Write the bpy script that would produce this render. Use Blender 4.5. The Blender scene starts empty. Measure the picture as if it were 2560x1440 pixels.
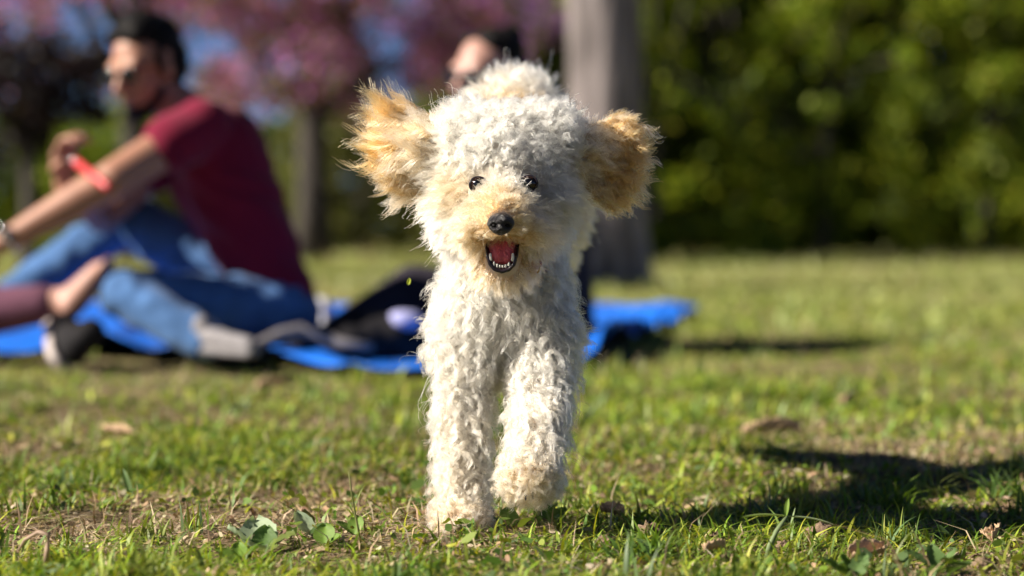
import bpy, bmesh, math, random
import numpy as np
from mathutils import Vector, Matrix, Quaternion

random.seed(7)
RNG = np.random.default_rng(11)
SC = bpy.context.scene
COL = SC.collection
rad = math.radians

# ------------------------------------------------------------------ camera, sky, sun, exposure
CAM_H = 0.36
FPX = 85.0 / 36.0 * 2560.0          # focal length in photograph pixels
HORIZON = 560.0
PITCH = math.atan((720.0 - HORIZON) / FPX)
cd = bpy.data.cameras.new('camera')
cam = bpy.data.objects.new('camera', cd)
COL.objects.link(cam)
cam.location = (0, 0, CAM_H)
cam.rotation_euler = (math.pi / 2 - PITCH, 0, 0)
cd.lens = 85.0
cd.sensor_width = 36.0
cd.clip_start = 0.05
cd.clip_end = 2000.0
cd.dof.use_dof = True
cd.dof.focus_distance = 2.80
cd.dof.aperture_fstop = 2.8
SC.camera = cam

SUN_EL = rad(34.5)
SUN_AZ = rad(12.0)                  # how far the sun stands towards the camera from exact left
SUN_DIR = Vector((-math.cos(SUN_EL) * math.cos(SUN_AZ), -math.cos(SUN_EL) * math.sin(SUN_AZ), math.sin(SUN_EL)))
world = bpy.data.worlds.new('World')
SC.world = world
world.use_nodes = True
wn = world.node_tree.nodes
wn.clear()
sky = wn.new('ShaderNodeTexSky')
sky.sky_type = 'NISHITA'
sky.sun_disc = False
sky.sun_elevation = SUN_EL
sky.sun_rotation = math.atan2(SUN_DIR.x, SUN_DIR.y)
sky.altitude = 2500.0
sky.air_density = 0.35
sky.dust_density = 0.1
sky.ozone_density = 4.0
bg = wn.new('ShaderNodeBackground')
bg.inputs['Strength'].default_value = 0.05
wo = wn.new('ShaderNodeOutputWorld')
world.node_tree.links.new(sky.outputs[0], bg.inputs['Color'])
world.node_tree.links.new(bg.outputs[0], wo.inputs['Surface'])

sl = bpy.data.lights.new('sun', 'SUN')
sl.energy = 5.0
sl.angle = rad(0.5)
sl.color = (1.0, 0.91, 0.78)
sun = bpy.data.objects.new('sun', sl)
COL.objects.link(sun)
sun.rotation_euler = SUN_DIR.to_track_quat('Z', 'Y').to_euler()

SC.view_settings.view_transform = 'Standard'
SC.view_settings.look = 'None'
SC.view_settings.gamma = 1.0
SC.view_settings.exposure = 1.18
SC.render.engine = 'CYCLES'
SC.cycles.use_denoising = True
SC.cycles.max_bounces = 12
SC.cycles.diffuse_bounces = 3
SC.cycles.glossy_bounces = 8
SC.cycles.transmission_bounces = 10
SC.cycles.transparent_max_bounces = 8
SC.cycles.sample_clamp_indirect = 6.0
try:
    SC.cycles_curves.shape = 'RIBBONS'
except Exception:
    pass

# ------------------------------------------------------------------ helpers
_cp, _sp = math.cos(PITCH), math.sin(PITCH)


def P(px, py, D):
    """world point seen at photograph pixel (px, py) at ground distance D from the lens"""
    u = (px - 1280.0) / FPX
    v = (720.0 - py) / FPX
    y = _cp + v * _sp
    z = -_sp + v * _cp
    k = D / y
    return Vector((u * k, D, CAM_H + z * k))


def G(px, py):
    """ground point (x, y) seen at a photograph pixel"""
    u = (px - 1280.0) / FPX
    v = (720.0 - py) / FPX
    y = _cp + v * _sp
    z = -_sp + v * _cp
    k = -CAM_H / z
    return (u * k, y * k)


def vnoise(x, y, s, seed=0):
    """smooth value noise in 0..1 (numpy arrays)"""
    x = np.asarray(x, float) / s + 137.3 * seed
    y = np.asarray(y, float) / s + 71.7 * seed
    xi, yi = np.floor(x), np.floor(y)
    fx, fy = x - xi, y - yi
    fx = fx * fx * (3 - 2 * fx)
    fy = fy * fy * (3 - 2 * fy)

    def h(a, b):
        q = np.sin(a * 127.1 + b * 311.7 + seed * 17.3) * 43758.5453
        return q - np.floor(q)
    return (h(xi, yi) * (1 - fx) + h(xi + 1, yi) * fx) * (1 - fy) + (h(xi, yi + 1) * (1 - fx) + h(xi + 1, yi + 1) * fx) * fy


def ground_z(x, y):
    x = np.asarray(x, float)
    y = np.asarray(y, float)
    z = 0.022 * (vnoise(x, y, 0.45, 3) - 0.5) + 0.017 * (vnoise(x, y, 0.13, 5) - 0.5) + 0.05 * (vnoise(x, y, 3.0, 8) - 0.5)
    near = np.clip(np.hypot(x + 0.06, y - 2.85) / 0.5, 0, 1)
    return z * near


def gz(x, y):
    return float(ground_z(np.array([x]), np.array([y]))[0])


def tag(o, label=None, cat=None, group=None, kind=None):
    if label:
        o['label'] = label
    if cat:
        o['category'] = cat
    if group:
        o['group'] = group
    if kind:
        o['kind'] = kind
    return o


def empty(name, loc=(0, 0, 0)):
    o = bpy.data.objects.new(name, None)
    o.empty_display_size = 0.05
    COL.objects.link(o)
    o.location = loc
    return o


def link(name, me, mat, parent=None, smooth=True):
    """mesh given in world coordinates; a child keeps them through the inverse parent matrix"""
    o = bpy.data.objects.new(name, me)
    COL.objects.link(o)
    if mat is not None and hasattr(me, 'materials') and len(me.materials) == 0:
        me.materials.append(mat)
    if smooth and isinstance(me, bpy.types.Mesh):
        me.polygons.foreach_set('use_smooth', [True] * len(me.polygons))
    if parent is not None:
        o.parent = parent
        if parent.type == 'EMPTY':          # mesh parents already stand in world coordinates
            o.matrix_parent_inverse = Matrix.Translation(parent.location).inverted()
    return o


def mesh_np(name, verts, faces, cols=None):
    """fast mesh from numpy: verts (n,3); faces (m,k) all the same size; cols (n,3)"""
    me = bpy.data.meshes.new(name)
    verts = np.asarray(verts, np.float32)
    faces = np.asarray(faces, np.int32)
    m, k = faces.shape
    me.vertices.add(len(verts))
    me.vertices.foreach_set('co', verts.ravel())
    me.loops.add(m * k)
    me.loops.foreach_set('vertex_index', faces.ravel())
    me.polygons.add(m)
    me.polygons.foreach_set('loop_start', np.arange(0, m * k, k, dtype=np.int32))
    if cols is not None:
        ca = me.color_attributes.new('Col', 'FLOAT_COLOR', 'POINT')
        c4 = np.ones((len(verts), 4), np.float32)
        c4[:, :3] = cols
        ca.data.foreach_set('color', c4.ravel())
    me.update(calc_edges=True)
    return me


def capsule(bm, p0, r0, p1, r1, seg=14, rings=5):
    p0, p1 = Vector(p0), Vector(p1)
    ax = p1 - p0
    L = ax.length
    if L < 1e-6:
        ax = Vector((0, 0, 1))
    ax.normalize()
    q = ax.to_track_quat('Z', 'Y')
    prof = []
    for i in range(rings + 1):
        a = -math.pi / 2 + (math.pi / 2) * i / rings
        prof.append((math.cos(a) * r0, math.sin(a) * r0))
    for i in range(rings + 1):
        a = (math.pi / 2) * i / rings
        prof.append((math.cos(a) * r1, L + math.sin(a) * r1))
    rows = []
    for (r, z) in prof:
        r = max(r, 1e-5)
        rows.append([bm.verts.new(p0 + q @ Vector((r * math.cos(2 * math.pi * j / seg), r * math.sin(2 * math.pi * j / seg), z))) for j in range(seg)])
    for a, b in zip(rows[:-1], rows[1:]):
        for j in range(seg):
            bm.faces.new((a[j], a[(j + 1) % seg], b[(j + 1) % seg], b[j]))
    bm.faces.new(list(reversed(rows[0])))
    bm.faces.new(rows[-1])


def ellipsoid(bm, c, r, rot=None, seg=20, rings=14):
    m = Matrix.Translation(c) @ (rot.to_matrix().to_4x4() if rot is not None else Matrix.Identity(4)) @ Matrix.Diagonal((r[0], r[1], r[2], 1))
    bmesh.ops.create_uvsphere(bm, u_segments=seg, v_segments=rings, radius=1.0, matrix=m)


def bm_mesh(name, bm):
    bmesh.ops.recalc_face_normals(bm, faces=bm.faces[:])
    me = bpy.data.meshes.new(name)
    bm.to_mesh(me)
    bm.free()
    return me


def blob(name, prims, voxel, smooth_n=6, fac=0.5):
    """one continuous surface grown over overlapping tapered limbs and ellipsoids"""
    bm = bmesh.new()
    for p in prims:
        if p[0] == 'c':
            capsule(bm, *p[1:])
        else:
            ellipsoid(bm, *p[1:])
    me = bm_mesh(name, bm)
    o = bpy.data.objects.new(name, me)
    COL.objects.link(o)
    r = o.modifiers.new('r', 'REMESH')
    r.mode = 'VOXEL'
    r.voxel_size = voxel
    s = o.modifiers.new('s', 'SMOOTH')
    s.iterations = smooth_n
    s.factor = fac
    bpy.context.view_layer.update()
    dg = bpy.context.evaluated_depsgraph_get()
    out = bpy.data.meshes.new_from_object(o.evaluated_get(dg))
    out.name = name
    bpy.data.objects.remove(o)
    bpy.data.meshes.remove(me)
    return out


def tube(bm, pts, rads, seg=8):
    rows = []
    pts = [Vector(p) for p in pts]
    n = len(pts)
    ref = Vector((0.13, 0.31, 0.94))
    for i, p in enumerate(pts):
        t = (pts[min(i + 1, n - 1)] - pts[max(i - 1, 0)]).normalized()
        a = t.cross(ref)
        if a.length < 1e-3:
            a = t.cross(Vector((1, 0, 0)))
        a.normalize()
        b = t.cross(a)
        rows.append([bm.verts.new(p + rads[i] * (math.cos(2 * math.pi * j / seg) * a + math.sin(2 * math.pi * j / seg) * b)) for j in range(seg)])
    for a, b in zip(rows[:-1], rows[1:]):
        for j in range(seg):
            bm.faces.new((a[j], a[(j + 1) % seg], b[(j + 1) % seg], b[j]))
    bm.faces.new(list(reversed(rows[0])))
    bm.faces.new(rows[-1])


def norm(a):
    return a / (np.linalg.norm(a, axis=-1, keepdims=True) + 1e-12)


# ------------------------------------------------------------------ materials
def new_mat(name):
    m = bpy.data.materials.new(name)
    m.use_nodes = True
    m.node_tree.nodes.clear()
    return m, m.node_tree.nodes, m.node_tree.links


def plain(name, col, rough=0.7, spec=0.4, var=0.25, scale=20.0, bump=0.0, bscale=80.0, sheen=0.0, metal=0.0, coat=0.0):
    m, n, l = new_mat(name)
    out = n.new('ShaderNodeOutputMaterial')
    b = n.new('ShaderNodeBsdfPrincipled')
    tc = n.new('ShaderNodeTexCoord')
    nz = n.new('ShaderNodeTexNoise')
    nz.inputs['Scale'].default_value = scale
    nz.inputs['Detail'].default_value = 5.0
    rp = n.new('ShaderNodeValToRGB')
    rp.color_ramp.elements[0].position = 0.3
    rp.color_ramp.elements[1].position = 0.7
    lo = [c * (1 - var) for c in col]
    hi = [min(1.0, c * (1 + var)) for c in col]
    rp.color_ramp.elements[0].color = (*lo, 1)
    rp.color_ramp.elements[1].color = (*hi, 1)
    l.new(tc.outputs['Object'], nz.inputs['Vector'])
    l.new(nz.outputs['Fac'], rp.inputs['Fac'])
    l.new(rp.outputs['Color'], b.inputs['Base Color'])
    b.inputs['Roughness'].default_value = rough
    b.inputs['Specular IOR Level'].default_value = spec
    b.inputs['Metallic'].default_value = metal
    b.inputs['Coat Weight'].default_value = coat
    b.inputs['Sheen Weight'].default_value = sheen
    if bump > 0:
        n2 = n.new('ShaderNodeTexNoise')
        n2.inputs['Scale'].default_value = bscale
        n2.inputs['Detail'].default_value = 4.0
        bp = n.new('ShaderNodeBump')
        bp.inputs['Strength'].default_value = bump
        bp.inputs['Distance'].default_value = 0.01
        l.new(tc.outputs['Object'], n2.inputs['Vector'])
        l.new(n2.outputs['Fac'], bp.inputs['Height'])
        l.new(bp.outputs['Normal'], b.inputs['Normal'])
    l.new(b.outputs[0], out.inputs['Surface'])
    return m


def leafy(name, trans=0.35, rough=0.55, spec=0.3, gain=(1, 1, 1)):
    """leaf or blade: colour of each piece from its attribute, with light passing through"""
    m, n, l = new_mat(name)
    out = n.new('ShaderNodeOutputMaterial')
    at = n.new('ShaderNodeAttribute')
    at.attribute_name = 'Col'
    tc = n.new('ShaderNodeTexCoord')
    nz = n.new('ShaderNodeTexNoise')
    nz.inputs['Scale'].default_value = 60.0
    l.new(tc.outputs['Object'], nz.inputs['Vector'])
    mr = n.new('ShaderNodeMapRange')
    mr.inputs['To Min'].default_value = 0.75
    mr.inputs['To Max'].default_value = 1.25
    l.new(nz.outputs['Fac'], mr.inputs['Value'])
    mx = n.new('ShaderNodeVectorMath')
    mx.operation = 'SCALE'
    l.new(at.outputs['Color'], mx.inputs[0])
    l.new(mr.outputs[0], mx.inputs['Scale'])
    b = n.new('ShaderNodeBsdfPrincipled')
    b.inputs['Roughness'].default_value = rough
    b.inputs['Specular IOR Level'].default_value = spec
    l.new(mx.outputs[0], b.inputs['Base Color'])
    t = n.new('ShaderNodeBsdfTranslucent')
    tm = n.new('ShaderNodeVectorMath')
    tm.operation = 'MULTIPLY'
    tm.inputs[1].default_value = (1.15, 1.15, 0.5)
    l.new(mx.outputs[0], tm.inputs[0])
    l.new(tm.outputs[0], t.inputs['Color'])
    ms = n.new('ShaderNodeMixShader')
    ms.inputs[0].default_value = trans
    l.new(b.outputs[0], ms.inputs[1])
    l.new(t.outputs[0], ms.inputs[2])
    l.new(ms.outputs[0], out.inputs['Surface'])
    return m


def ground_mat():
    m, n, l = new_mat('soil')
    out = n.new('ShaderNodeOutputMaterial')
    b = n.new('ShaderNodeBsdfPrincipled')
    tc = n.new('ShaderNodeTexCoord')

    def noise(s, d=6.0):
        q = n.new('ShaderNodeTexNoise')
        q.inputs['Scale'].default_value = s
        q.inputs['Detail'].default_value = d
        l.new(tc.outputs['Object'], q.inputs['Vector'])
        return q
    fine = noise(90.0)
    big = noise(1.3)
    r1 = n.new('ShaderNodeValToRGB')
    e = r1.color_ramp.elements
    e[0].position = 0.3
    e[0].color = (0.03, 0.02, 0.014, 1)
    e[1].position = 0.72
    e[1].color = (0.17, 0.115, 0.072, 1)
    l.new(fine.outputs['Fac'], r1.inputs['Fac'])
    r2 = n.new('ShaderNodeValToRGB')
    e = r2.color_ramp.elements
    e[0].position = 0.35
    e[0].color = (0.16, 0.17, 0.055, 1)
    e[1].position = 0.68
    e[1].color = (0.30, 0.25, 0.12, 1)
    l.new(big.outputs['Fac'], r2.inputs['Fac'])
    # farther than the built blades reach, the turf itself carries the colour
    sep = n.new('ShaderNodeSeparateXYZ')
    l.new(tc.outputs['Object'], sep.inputs[0])
    mr = n.new('ShaderNodeMapRange')
    mr.inputs['From Min'].default_value = 4.0
    mr.inputs['From Max'].default_value = 9.0
    mr.inputs['To Min'].default_value = 0.15
    mr.inputs['To Max'].default_value = 0.9
    l.new(sep.outputs['Y'], mr.inputs['Value'])
    mx = n.new('ShaderNodeMixRGB')
    l.new(mr.outputs[0], mx.inputs['Fac'])
    l.new(r1.outputs['Color'], mx.inputs[1])
    l.new(r2.outputs['Color'], mx.inputs[2])
    l.new(mx.outputs[0], b.inputs['Base Color'])
    b.inputs['Roughness'].default_value = 0.95
    b.inputs['Specular IOR Level'].default_value = 0.1
    bp = n.new('ShaderNodeBump')
    bp.inputs['Strength'].default_value = 0.8
    bp.inputs['Distance'].default_value = 0.006
    l.new(fine.outputs['Fac'], bp.inputs['Height'])
    l.new(bp.outputs['Normal'], b.inputs['Normal'])
    l.new(b.outputs[0], out.inputs['Surface'])
    return m


def bark_mat(name, lo, hi, scale=6.0):
    m, n, l = new_mat(name)
    out = n.new('ShaderNodeOutputMaterial')
    b = n.new('ShaderNodeBsdfPrincipled')
    tc = n.new('ShaderNodeTexCoord')
    mp = n.new('ShaderNodeMapping')
    mp.inputs['Scale'].default_value = (scale, scale, scale * 0.14)
    l.new(tc.outputs['Object'], mp.inputs['Vector'])
    nz = n.new('ShaderNodeTexNoise')
    nz.inputs['Scale'].default_value = 2.2
    nz.inputs['Detail'].default_value = 8.0
    l.new(mp.outputs[0], nz.inputs['Vector'])
    r = n.new('ShaderNodeValToRGB')
    r.color_ramp.elements[0].position = 0.34
    r.color_ramp.elements[0].color = (*lo, 1)
    r.color_ramp.elements[1].position = 0.62
    r.color_ramp.elements[1].color = (*hi, 1)
    l.new(nz.outputs['Fac'], r.inputs['Fac'])
    l.new(r.outputs['Color'], b.inputs['Base Color'])
    b.inputs['Roughness'].default_value = 0.9
    bp = n.new('ShaderNodeBump')
    bp.inputs['Strength'].default_value = 0.9
    bp.inputs['Distance'].default_value = 0.03
    l.new(nz.outputs['Fac'], bp.inputs['Height'])
    l.new(bp.outputs['Normal'], b.inputs['Normal'])
    l.new(b.outputs[0], out.inputs['Surface'])
    return m


def fur_mat(name, cream, tan, rough=0.38):
    m, n, l = new_mat(name)
    out = n.new('ShaderNodeOutputMaterial')
    at = n.new('ShaderNodeAttribute')
    at.attribute_name = 'tint'
    mx = n.new('ShaderNodeMixRGB')
    mx.inputs[1].default_value = (*cream, 1)
    mx.inputs[2].default_value = (*tan, 1)
    l.new(at.outputs['Fac'], mx.inputs['Fac'])
    ha = n.new('ShaderNodeBsdfHairPrincipled')
    ha.model = 'CHIANG'
    ha.parametrization = 'COLOR'
    ha.inputs['Roughness'].default_value = rough
    ha.inputs['Radial Roughness'].default_value = 0.6
    ha.inputs['Coat'].default_value = 0.0
    ha.inputs['Random Roughness'].default_value = 0.2
    l.new(mx.outputs[0], ha.inputs['Color'])
    l.new(ha.outputs[0], out.inputs['Surface'])
    return m


M = {
    'soil': ground_mat(),
    'blade': leafy('grass blade', 0.30, 0.5, 0.35),
    'straw': leafy('dry straw', 0.12, 0.7, 0.2),
    'leaf': leafy('tree leaf', 0.35, 0.55, 0.25),
    'petal': leafy('blossom petal', 0.4, 0.7, 0.1),
    'weed': leafy('weed leaf', 0.25, 0.6, 0.3),
    'bark': bark_mat('pale grey bark', (0.055, 0.045, 0.043), (0.27, 0.23, 0.225)),
    'dark_bark': bark_mat('dark bark', (0.02, 0.016, 0.013), (0.06, 0.05, 0.042)),
    'tarp': plain('blue tarpaulin', (0.015, 0.15, 0.68), 0.32, 0.5, 0.18, 6.0, 0.25, 14.0),
    'skin': plain('skin', (0.36, 0.18, 0.12), 0.5, 0.4, 0.08, 12.0),
    'skin_pale': plain('pale skin', (0.42, 0.23, 0.18), 0.5, 0.4, 0.08, 12.0),
    'shirt': plain('crimson cotton', (0.165, 0.007, 0.030), 0.9, 0.15, 0.12, 8.0, 0.3, 22.0, 0.1),
    'jeans': plain('blue denim', (0.06, 0.135, 0.30), 0.9, 0.15, 0.35, 9.0, 0.3, 30.0, 0.1),
    'charcoal': plain('charcoal cloth', (0.035, 0.03, 0.042), 0.9, 0.2, 0.25, 9.0, 0.3, 30.0),
    'plum': plain('plum cloth', (0.12, 0.05, 0.08), 0.9, 0.2, 0.2, 9.0, 0.3, 30.0),
    'hair_black': plain('black hair', (0.005, 0.004, 0.004), 0.65, 0.15, 0.4, 60.0, 0.6, 120.0),
    'shoe_grey': plain('pale grey canvas', (0.22, 0.21, 0.22), 0.85, 0.2, 0.2, 30.0),
    'rubber_pale': plain('pale rubber sole', (0.46, 0.40, 0.38), 0.6, 0.3, 0.1, 30.0),
    'black_cloth': plain('black cloth', (0.012, 0.011, 0.013), 0.85, 0.2, 0.3, 20.0, 0.3, 40.0),
    'lens': plain('dark lens', (0.004, 0.004, 0.005), 0.08, 0.6, 0.0, 5.0),
    'steel': plain('steel', (0.6, 0.6, 0.6), 0.2, 0.5, 0.05, 20.0, metal=1.0),
    'red_plastic': plain('red plastic', (0.62, 0.05, 0.06), 0.3, 0.5, 0.05, 20.0),
    'lavender': plain('lavender cloth', (0.35, 0.36, 0.62), 0.9, 0.15, 0.15, 12.0, 0.3, 30.0),
    'paper': plain('white paper', (0.6, 0.6, 0.66), 0.8, 0.2, 0.06, 20.0),
    'strap_grey': plain('grey webbing', (0.16, 0.15, 0.16), 0.85, 0.2, 0.2, 30.0),
    'dog_skin': plain('dog skin', (0.60, 0.46, 0.35), 0.8, 0.2, 0.12, 30.0),
    'ear_skin': plain('ear skin', (0.34, 0.17, 0.07), 0.8, 0.2, 0.12, 30.0),
    'fur': fur_mat('fur', (0.88, 0.735, 0.565), (0.47, 0.215, 0.068)),
    'nose': plain('nose leather', (0.012, 0.010, 0.012), 0.33, 0.5, 0.3, 120.0, 0.5, 600.0),
    'nostril': plain('nostril', (0.003, 0.002, 0.002), 0.6, 0.2, 0.0, 5.0),
    'eye': plain('eye', (0.018, 0.008, 0.005), 0.10, 0.35, 0.1, 90.0),
    'iris': plain('iris', (0.05, 0.02, 0.008), 0.15, 0.5, 0.2, 90.0, coat=1.0),
    'lip': plain('lip', (0.016, 0.010, 0.014), 0.3, 0.5, 0.2, 90.0),
    'tongue': plain('tongue', (0.55, 0.09, 0.11), 0.35, 0.5, 0.18, 120.0, 0.4, 300.0),
    'palate': plain('mouth lining', (0.16, 0.015, 0.025), 0.4, 0.4, 0.2, 90.0),
    'tooth': plain('tooth', (0.80, 0.76, 0.68), 0.25, 0.5, 0.04, 90.0),
    'brass': plain('brass', (0.7, 0.45, 0.15), 0.25, 0.5, 0.05, 40.0, metal=1.0),
    'collar': plain('red nylon', (0.35, 0.03, 0.03), 0.7, 0.3, 0.1, 90.0),
    'dry_leaf': plain('dry leaf', (0.40, 0.275, 0.17), 0.8, 0.2, 0.3, 60.0, 0.6, 90.0),
    'clod': plain('soil clod', (0.20, 0.14, 0.095), 0.95, 0.1, 0.45, 70.0, 0.9, 120.0),
    'claw': plain('claw', (0.03, 0.022, 0.02), 0.4, 0.4, 0.1, 90.0),
}

# ------------------------------------------------------------------ ground
xs = np.concatenate([-np.geomspace(400, 2.2, 26), np.linspace(-2.1, 2.1, 140), np.geomspace(2.2, 400, 26)])
ys = np.concatenate([np.linspace(-60, 1.0, 8), np.linspace(1.3, 7.0, 170), np.geomspace(7.1, 600, 60)])
gx, gy = np.meshgrid(xs, ys)
vz = ground_z(gx.ravel(), gy.ravel())
gv = np.stack([gx.ravel(), gy.ravel(), vz], 1)
nx, ny = len(xs), len(ys)
idx = np.arange(nx * ny).reshape(ny, nx)
gf = np.stack([idx[:-1, :-1].ravel(), idx[:-1, 1:].ravel(), idx[1:, 1:].ravel(), idx[1:, :-1].ravel()], 1)
ground = link('ground', mesh_np('ground', gv, gf), M['soil'])
tag(ground, 'park ground of brown soil with thin turf', None, None, 'structure')


# tarp outline in ground coordinates (used to keep the grass from growing through)
FRONT = [G(-420, 880), G(100, 891), G(600, 914), G(1100, 944), G(1440, 925), G(1570, 872)]
BACK = [G(-520, 772), G(0, 770), G(500, 770), G(1100, 772), G(1450, 776), G(1750, 793)]
TARP_POLY = FRONT + BACK[::-1]


def in_poly(x, y, poly):
    inside = np.zeros(len(x), bool)
    n = len(poly)
    for i in range(n):
        x0, y0 = poly[i]
        x1, y1 = poly[(i + 1) % n]
        c = ((y0 > y) != (y1 > y)) & (x < (x1 - x0) * (y - y0) / (y1 - y0 + 1e-12) + x0)
        inside ^= c
    return inside


# ------------------------------------------------------------------ grass
GREENS = np.array([[0.115, 0.190, 0.020], [0.165, 0.235, 0.028], [0.080, 0.150, 0.026], [0.21, 0.255, 0.05], [0.12, 0.19, 0.07], [0.25, 0.27, 0.035]])
STRAWS = np.array([[0.42, 0.32, 0.20], [0.34, 0.24, 0.14], [0.50, 0.41, 0.28], [0.24, 0.16, 0.10]])


def blades(x, y, h, w, lean, flat, cols, seg=3, rng=RNG):
    """curved tapering blades as one mesh: seg segments each"""
    n = len(x)
    z = ground_z(x, y)
    az = rng.uniform(0, 2 * math.pi, n)
    d = np.stack([np.cos(az), np.sin(az), np.zeros(n)], 1)
    side = np.stack([-np.sin(az), np.cos(az), np.zeros(n)], 1)
    tw = rng.uniform(-0.9, 0.9, n)[:, None]
    side = norm(side * np.cos(tw) + d * np.sin(tw))
    t = np.linspace(0, 1, seg + 1)
    V = np.zeros((n, seg + 1, 2, 3))
    base = np.stack([x, y, z - 0.003], 1)
    for i, ti in enumerate(t):
        up = h * (ti - lean * 0.45 * ti * ti) * (1 - flat)
        out = h * (lean * ti * ti * 0.8 + flat * ti)
        c = base + d * out[:, None] + np.array([0, 0, 1.0]) * (up + flat * 0.006)[:, None]
        ww = (w * (1 - ti ** 1.7) * (0.75 + 0.5 * math.sin(math.pi * min(ti * 1.4, 1))) + 0.0002)[:, None]
        V[:, i, 0] = c - side * ww * 0.5
        V[:, i, 1] = c + side * ww * 0.5
    k = (seg + 1) * 2
    F = []
    b0 = np.arange(n)[:, None] * k
    for i in range(seg):
        F.append(b0 + np.array([[2 * i, 2 * i + 1, 2 * i + 3, 2 * i + 2]]))
    F = np.concatenate(F, 0)
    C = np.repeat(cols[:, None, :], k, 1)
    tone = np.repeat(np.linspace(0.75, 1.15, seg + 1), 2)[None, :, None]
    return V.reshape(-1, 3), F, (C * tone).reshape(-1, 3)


def scatter(n, y0, y1, extra, rng=RNG):
    """points on the ground inside the view wedge, widened by extra metres on both sides"""
    u = rng.random(n)
    # density even per area: width grows with distance
    a, b = 0.2118, extra
    # integrate (a*y+b): invert numerically
    yy = np.linspace(y0, y1, 600)
    cdf = np.cumsum(a * yy + b)
    cdf = (cdf - cdf[0]) / (cdf[-1] - cdf[0])
    y = np.interp(u, cdf, yy)
    x = rng.uniform(-1, 1, n) * (a * y + b)
    return x, y


def lush(x, y):
    """how green the turf is here, 0 (bare, straw) .. 1"""
    v = 0.55 * vnoise(x, y, 0.34, 21) + 0.30 * vnoise(x, y, 0.12, 22) + 0.25 * vnoise(x, y, 1.3, 23) - 0.05
    bare = np.exp(-(((x + 0.20) / 0.22) ** 2 + ((y - 3.18) / 0.26) ** 2))          # worn patch left of the dog
    bare2 = np.exp(-(((x - 0.12) / 0.35) ** 2 + ((y - 2.55) / 0.12) ** 2))
    return np.clip(v - 0.22 * bare - 0.15 * bare2, 0, 1)


def grass_field(name, label, parts):
    Vs, Fs, Cs, off = [], [], [], 0
    for v, f, c in parts:
        Vs.append(v)
        Fs.append(f + off)
        Cs.append(c)
        off += len(v)
    me = mesh_np(name, np.concatenate(Vs), np.concatenate(Fs), np.concatenate(Cs))
    return me


def pick(pal, n, j=0.25, rng=RNG):
    c = pal[rng.integers(0, len(pal), n)]
    return c * rng.uniform(1 - j, 1 + j, (n, 1)) * rng.uniform(0.92, 1.08, (n, 3))


def make_grass():
    green, dry = [], []
    # near, in and around the plane of focus
    for (n, y0, y1, ex, hh, ww, seg) in [(92000, 1.9, 4.2, 0.45, 0.023, 0.0033, 3), (64000, 4.2, 8.0, 0.5, 0.030, 0.0075, 2), (90000, 8.0, 20.0, 1.0, 0.045, 0.016, 2), (60000, 20.0, 34.0, 2.0, 0.07, 0.035, 1)]:
        x, y = scatter(n, y0, y1, ex)
        g = lush(x, y)
        keep = (RNG.random(n) < 0.10 + 1.1 * np.clip(g - 0.22, 0, 1) * 1.6) & ~in_poly(x, y, TARP_POLY)
        x, y, g = x[keep], y[keep], g[keep]
        k = len(x)
        h = hh * RNG.lognormal(0, 0.45, k) * (0.55 + 0.8 * g)
        h = np.minimum(h, hh * 2.3)
        h *= np.where(np.hypot(x + 0.06, y - 2.83) < 0.09, 0.6, 1)
        w = ww * RNG.uniform(0.6, 1.5, k)
        lean = RNG.uniform(0.3, 1.7, k)
        flat = np.where(RNG.random(k) < 0.45, RNG.uniform(0.35, 0.85, k), 0.0)
        col = pick(GREENS, k, 0.5) * np.array([1.55, 1.50, 1.0])
        patch = vnoise(x, y, 0.5, 31)[:, None]
        col = col * (0.8 + 0.4 * patch) 
        far = np.clip((y[:, None] - 4.0) / 9.0, 0, 1) * 0.72 * (0.5 + vnoise(x, y, 0.9, 33)[:, None])
        col = col * (1 - far) + np.array([0.37, 0.40, 0.16]) * far * RNG.uniform(0.7, 1.3, (k, 1))
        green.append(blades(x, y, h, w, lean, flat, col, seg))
        # straw lies mostly flat between
        m = int(n * 0.75)
        x, y = scatter(m, y0, y1, ex)
        g = lush(x, y)
        keep = (RNG.random(m) < 0.25 + 0.85 * np.clip(0.72 - g, 0, 1)) & ~in_poly(x, y, TARP_POLY)
        x, y = x[keep], y[keep]
        k = len(x)
        h = hh * 1.1 * RNG.lognormal(0, 0.5, k)
        w = ww * RNG.uniform(0.35, 1.0, k)
        lean = RNG.uniform(0.2, 1.4, k)
        flat = np.where(RNG.random(k) < 0.78, RNG.uniform(0.75, 1.0, k), 0.1)
        dry.append(blades(x, y, h, w, lean, flat, pick(STRAWS, k), max(1, seg - 1)))
    # coarse tufts: bundles of longer, broader blades
    for (n, y0, y1) in [(120, 2.1, 4.5), (170, 4.5, 9.0)]:
        x, y = scatter(n, y0, y1, 0.4)
        g = lush(x, y)
        ok = (g > 0.38) & ~in_poly(x, y, TARP_POLY) & (np.hypot(x + 0.06, y - 2.83) > 0.13)
        for cx, cy in zip(x[ok], y[ok]):
            k = random.randint(14, 34)
            bx = cx + RNG.normal(0, 0.016, k)
            by = cy + RNG.normal(0, 0.016, k)
            hk = RNG.uniform(0.025, 0.072, k)
            c0 = GREENS[random.randrange(len(GREENS))]
            col = c0[None] * RNG.uniform(0.75, 1.3, (k, 1))
            green.append(blades(bx, by, hk, RNG.uniform(0.0028, 0.0055, k), RNG.uniform(0.2, 1.5, k), np.zeros(k), col, 4))
    me = grass_field('grass', '', green)
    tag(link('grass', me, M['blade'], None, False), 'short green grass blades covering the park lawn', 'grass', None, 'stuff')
    me = grass_field('straw', '', dry)
    tag(link('dry_grass', me, M['straw'], None, False), 'dry straw litter lying between the green blades', 'straw', None, 'stuff')


make_grass()


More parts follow.
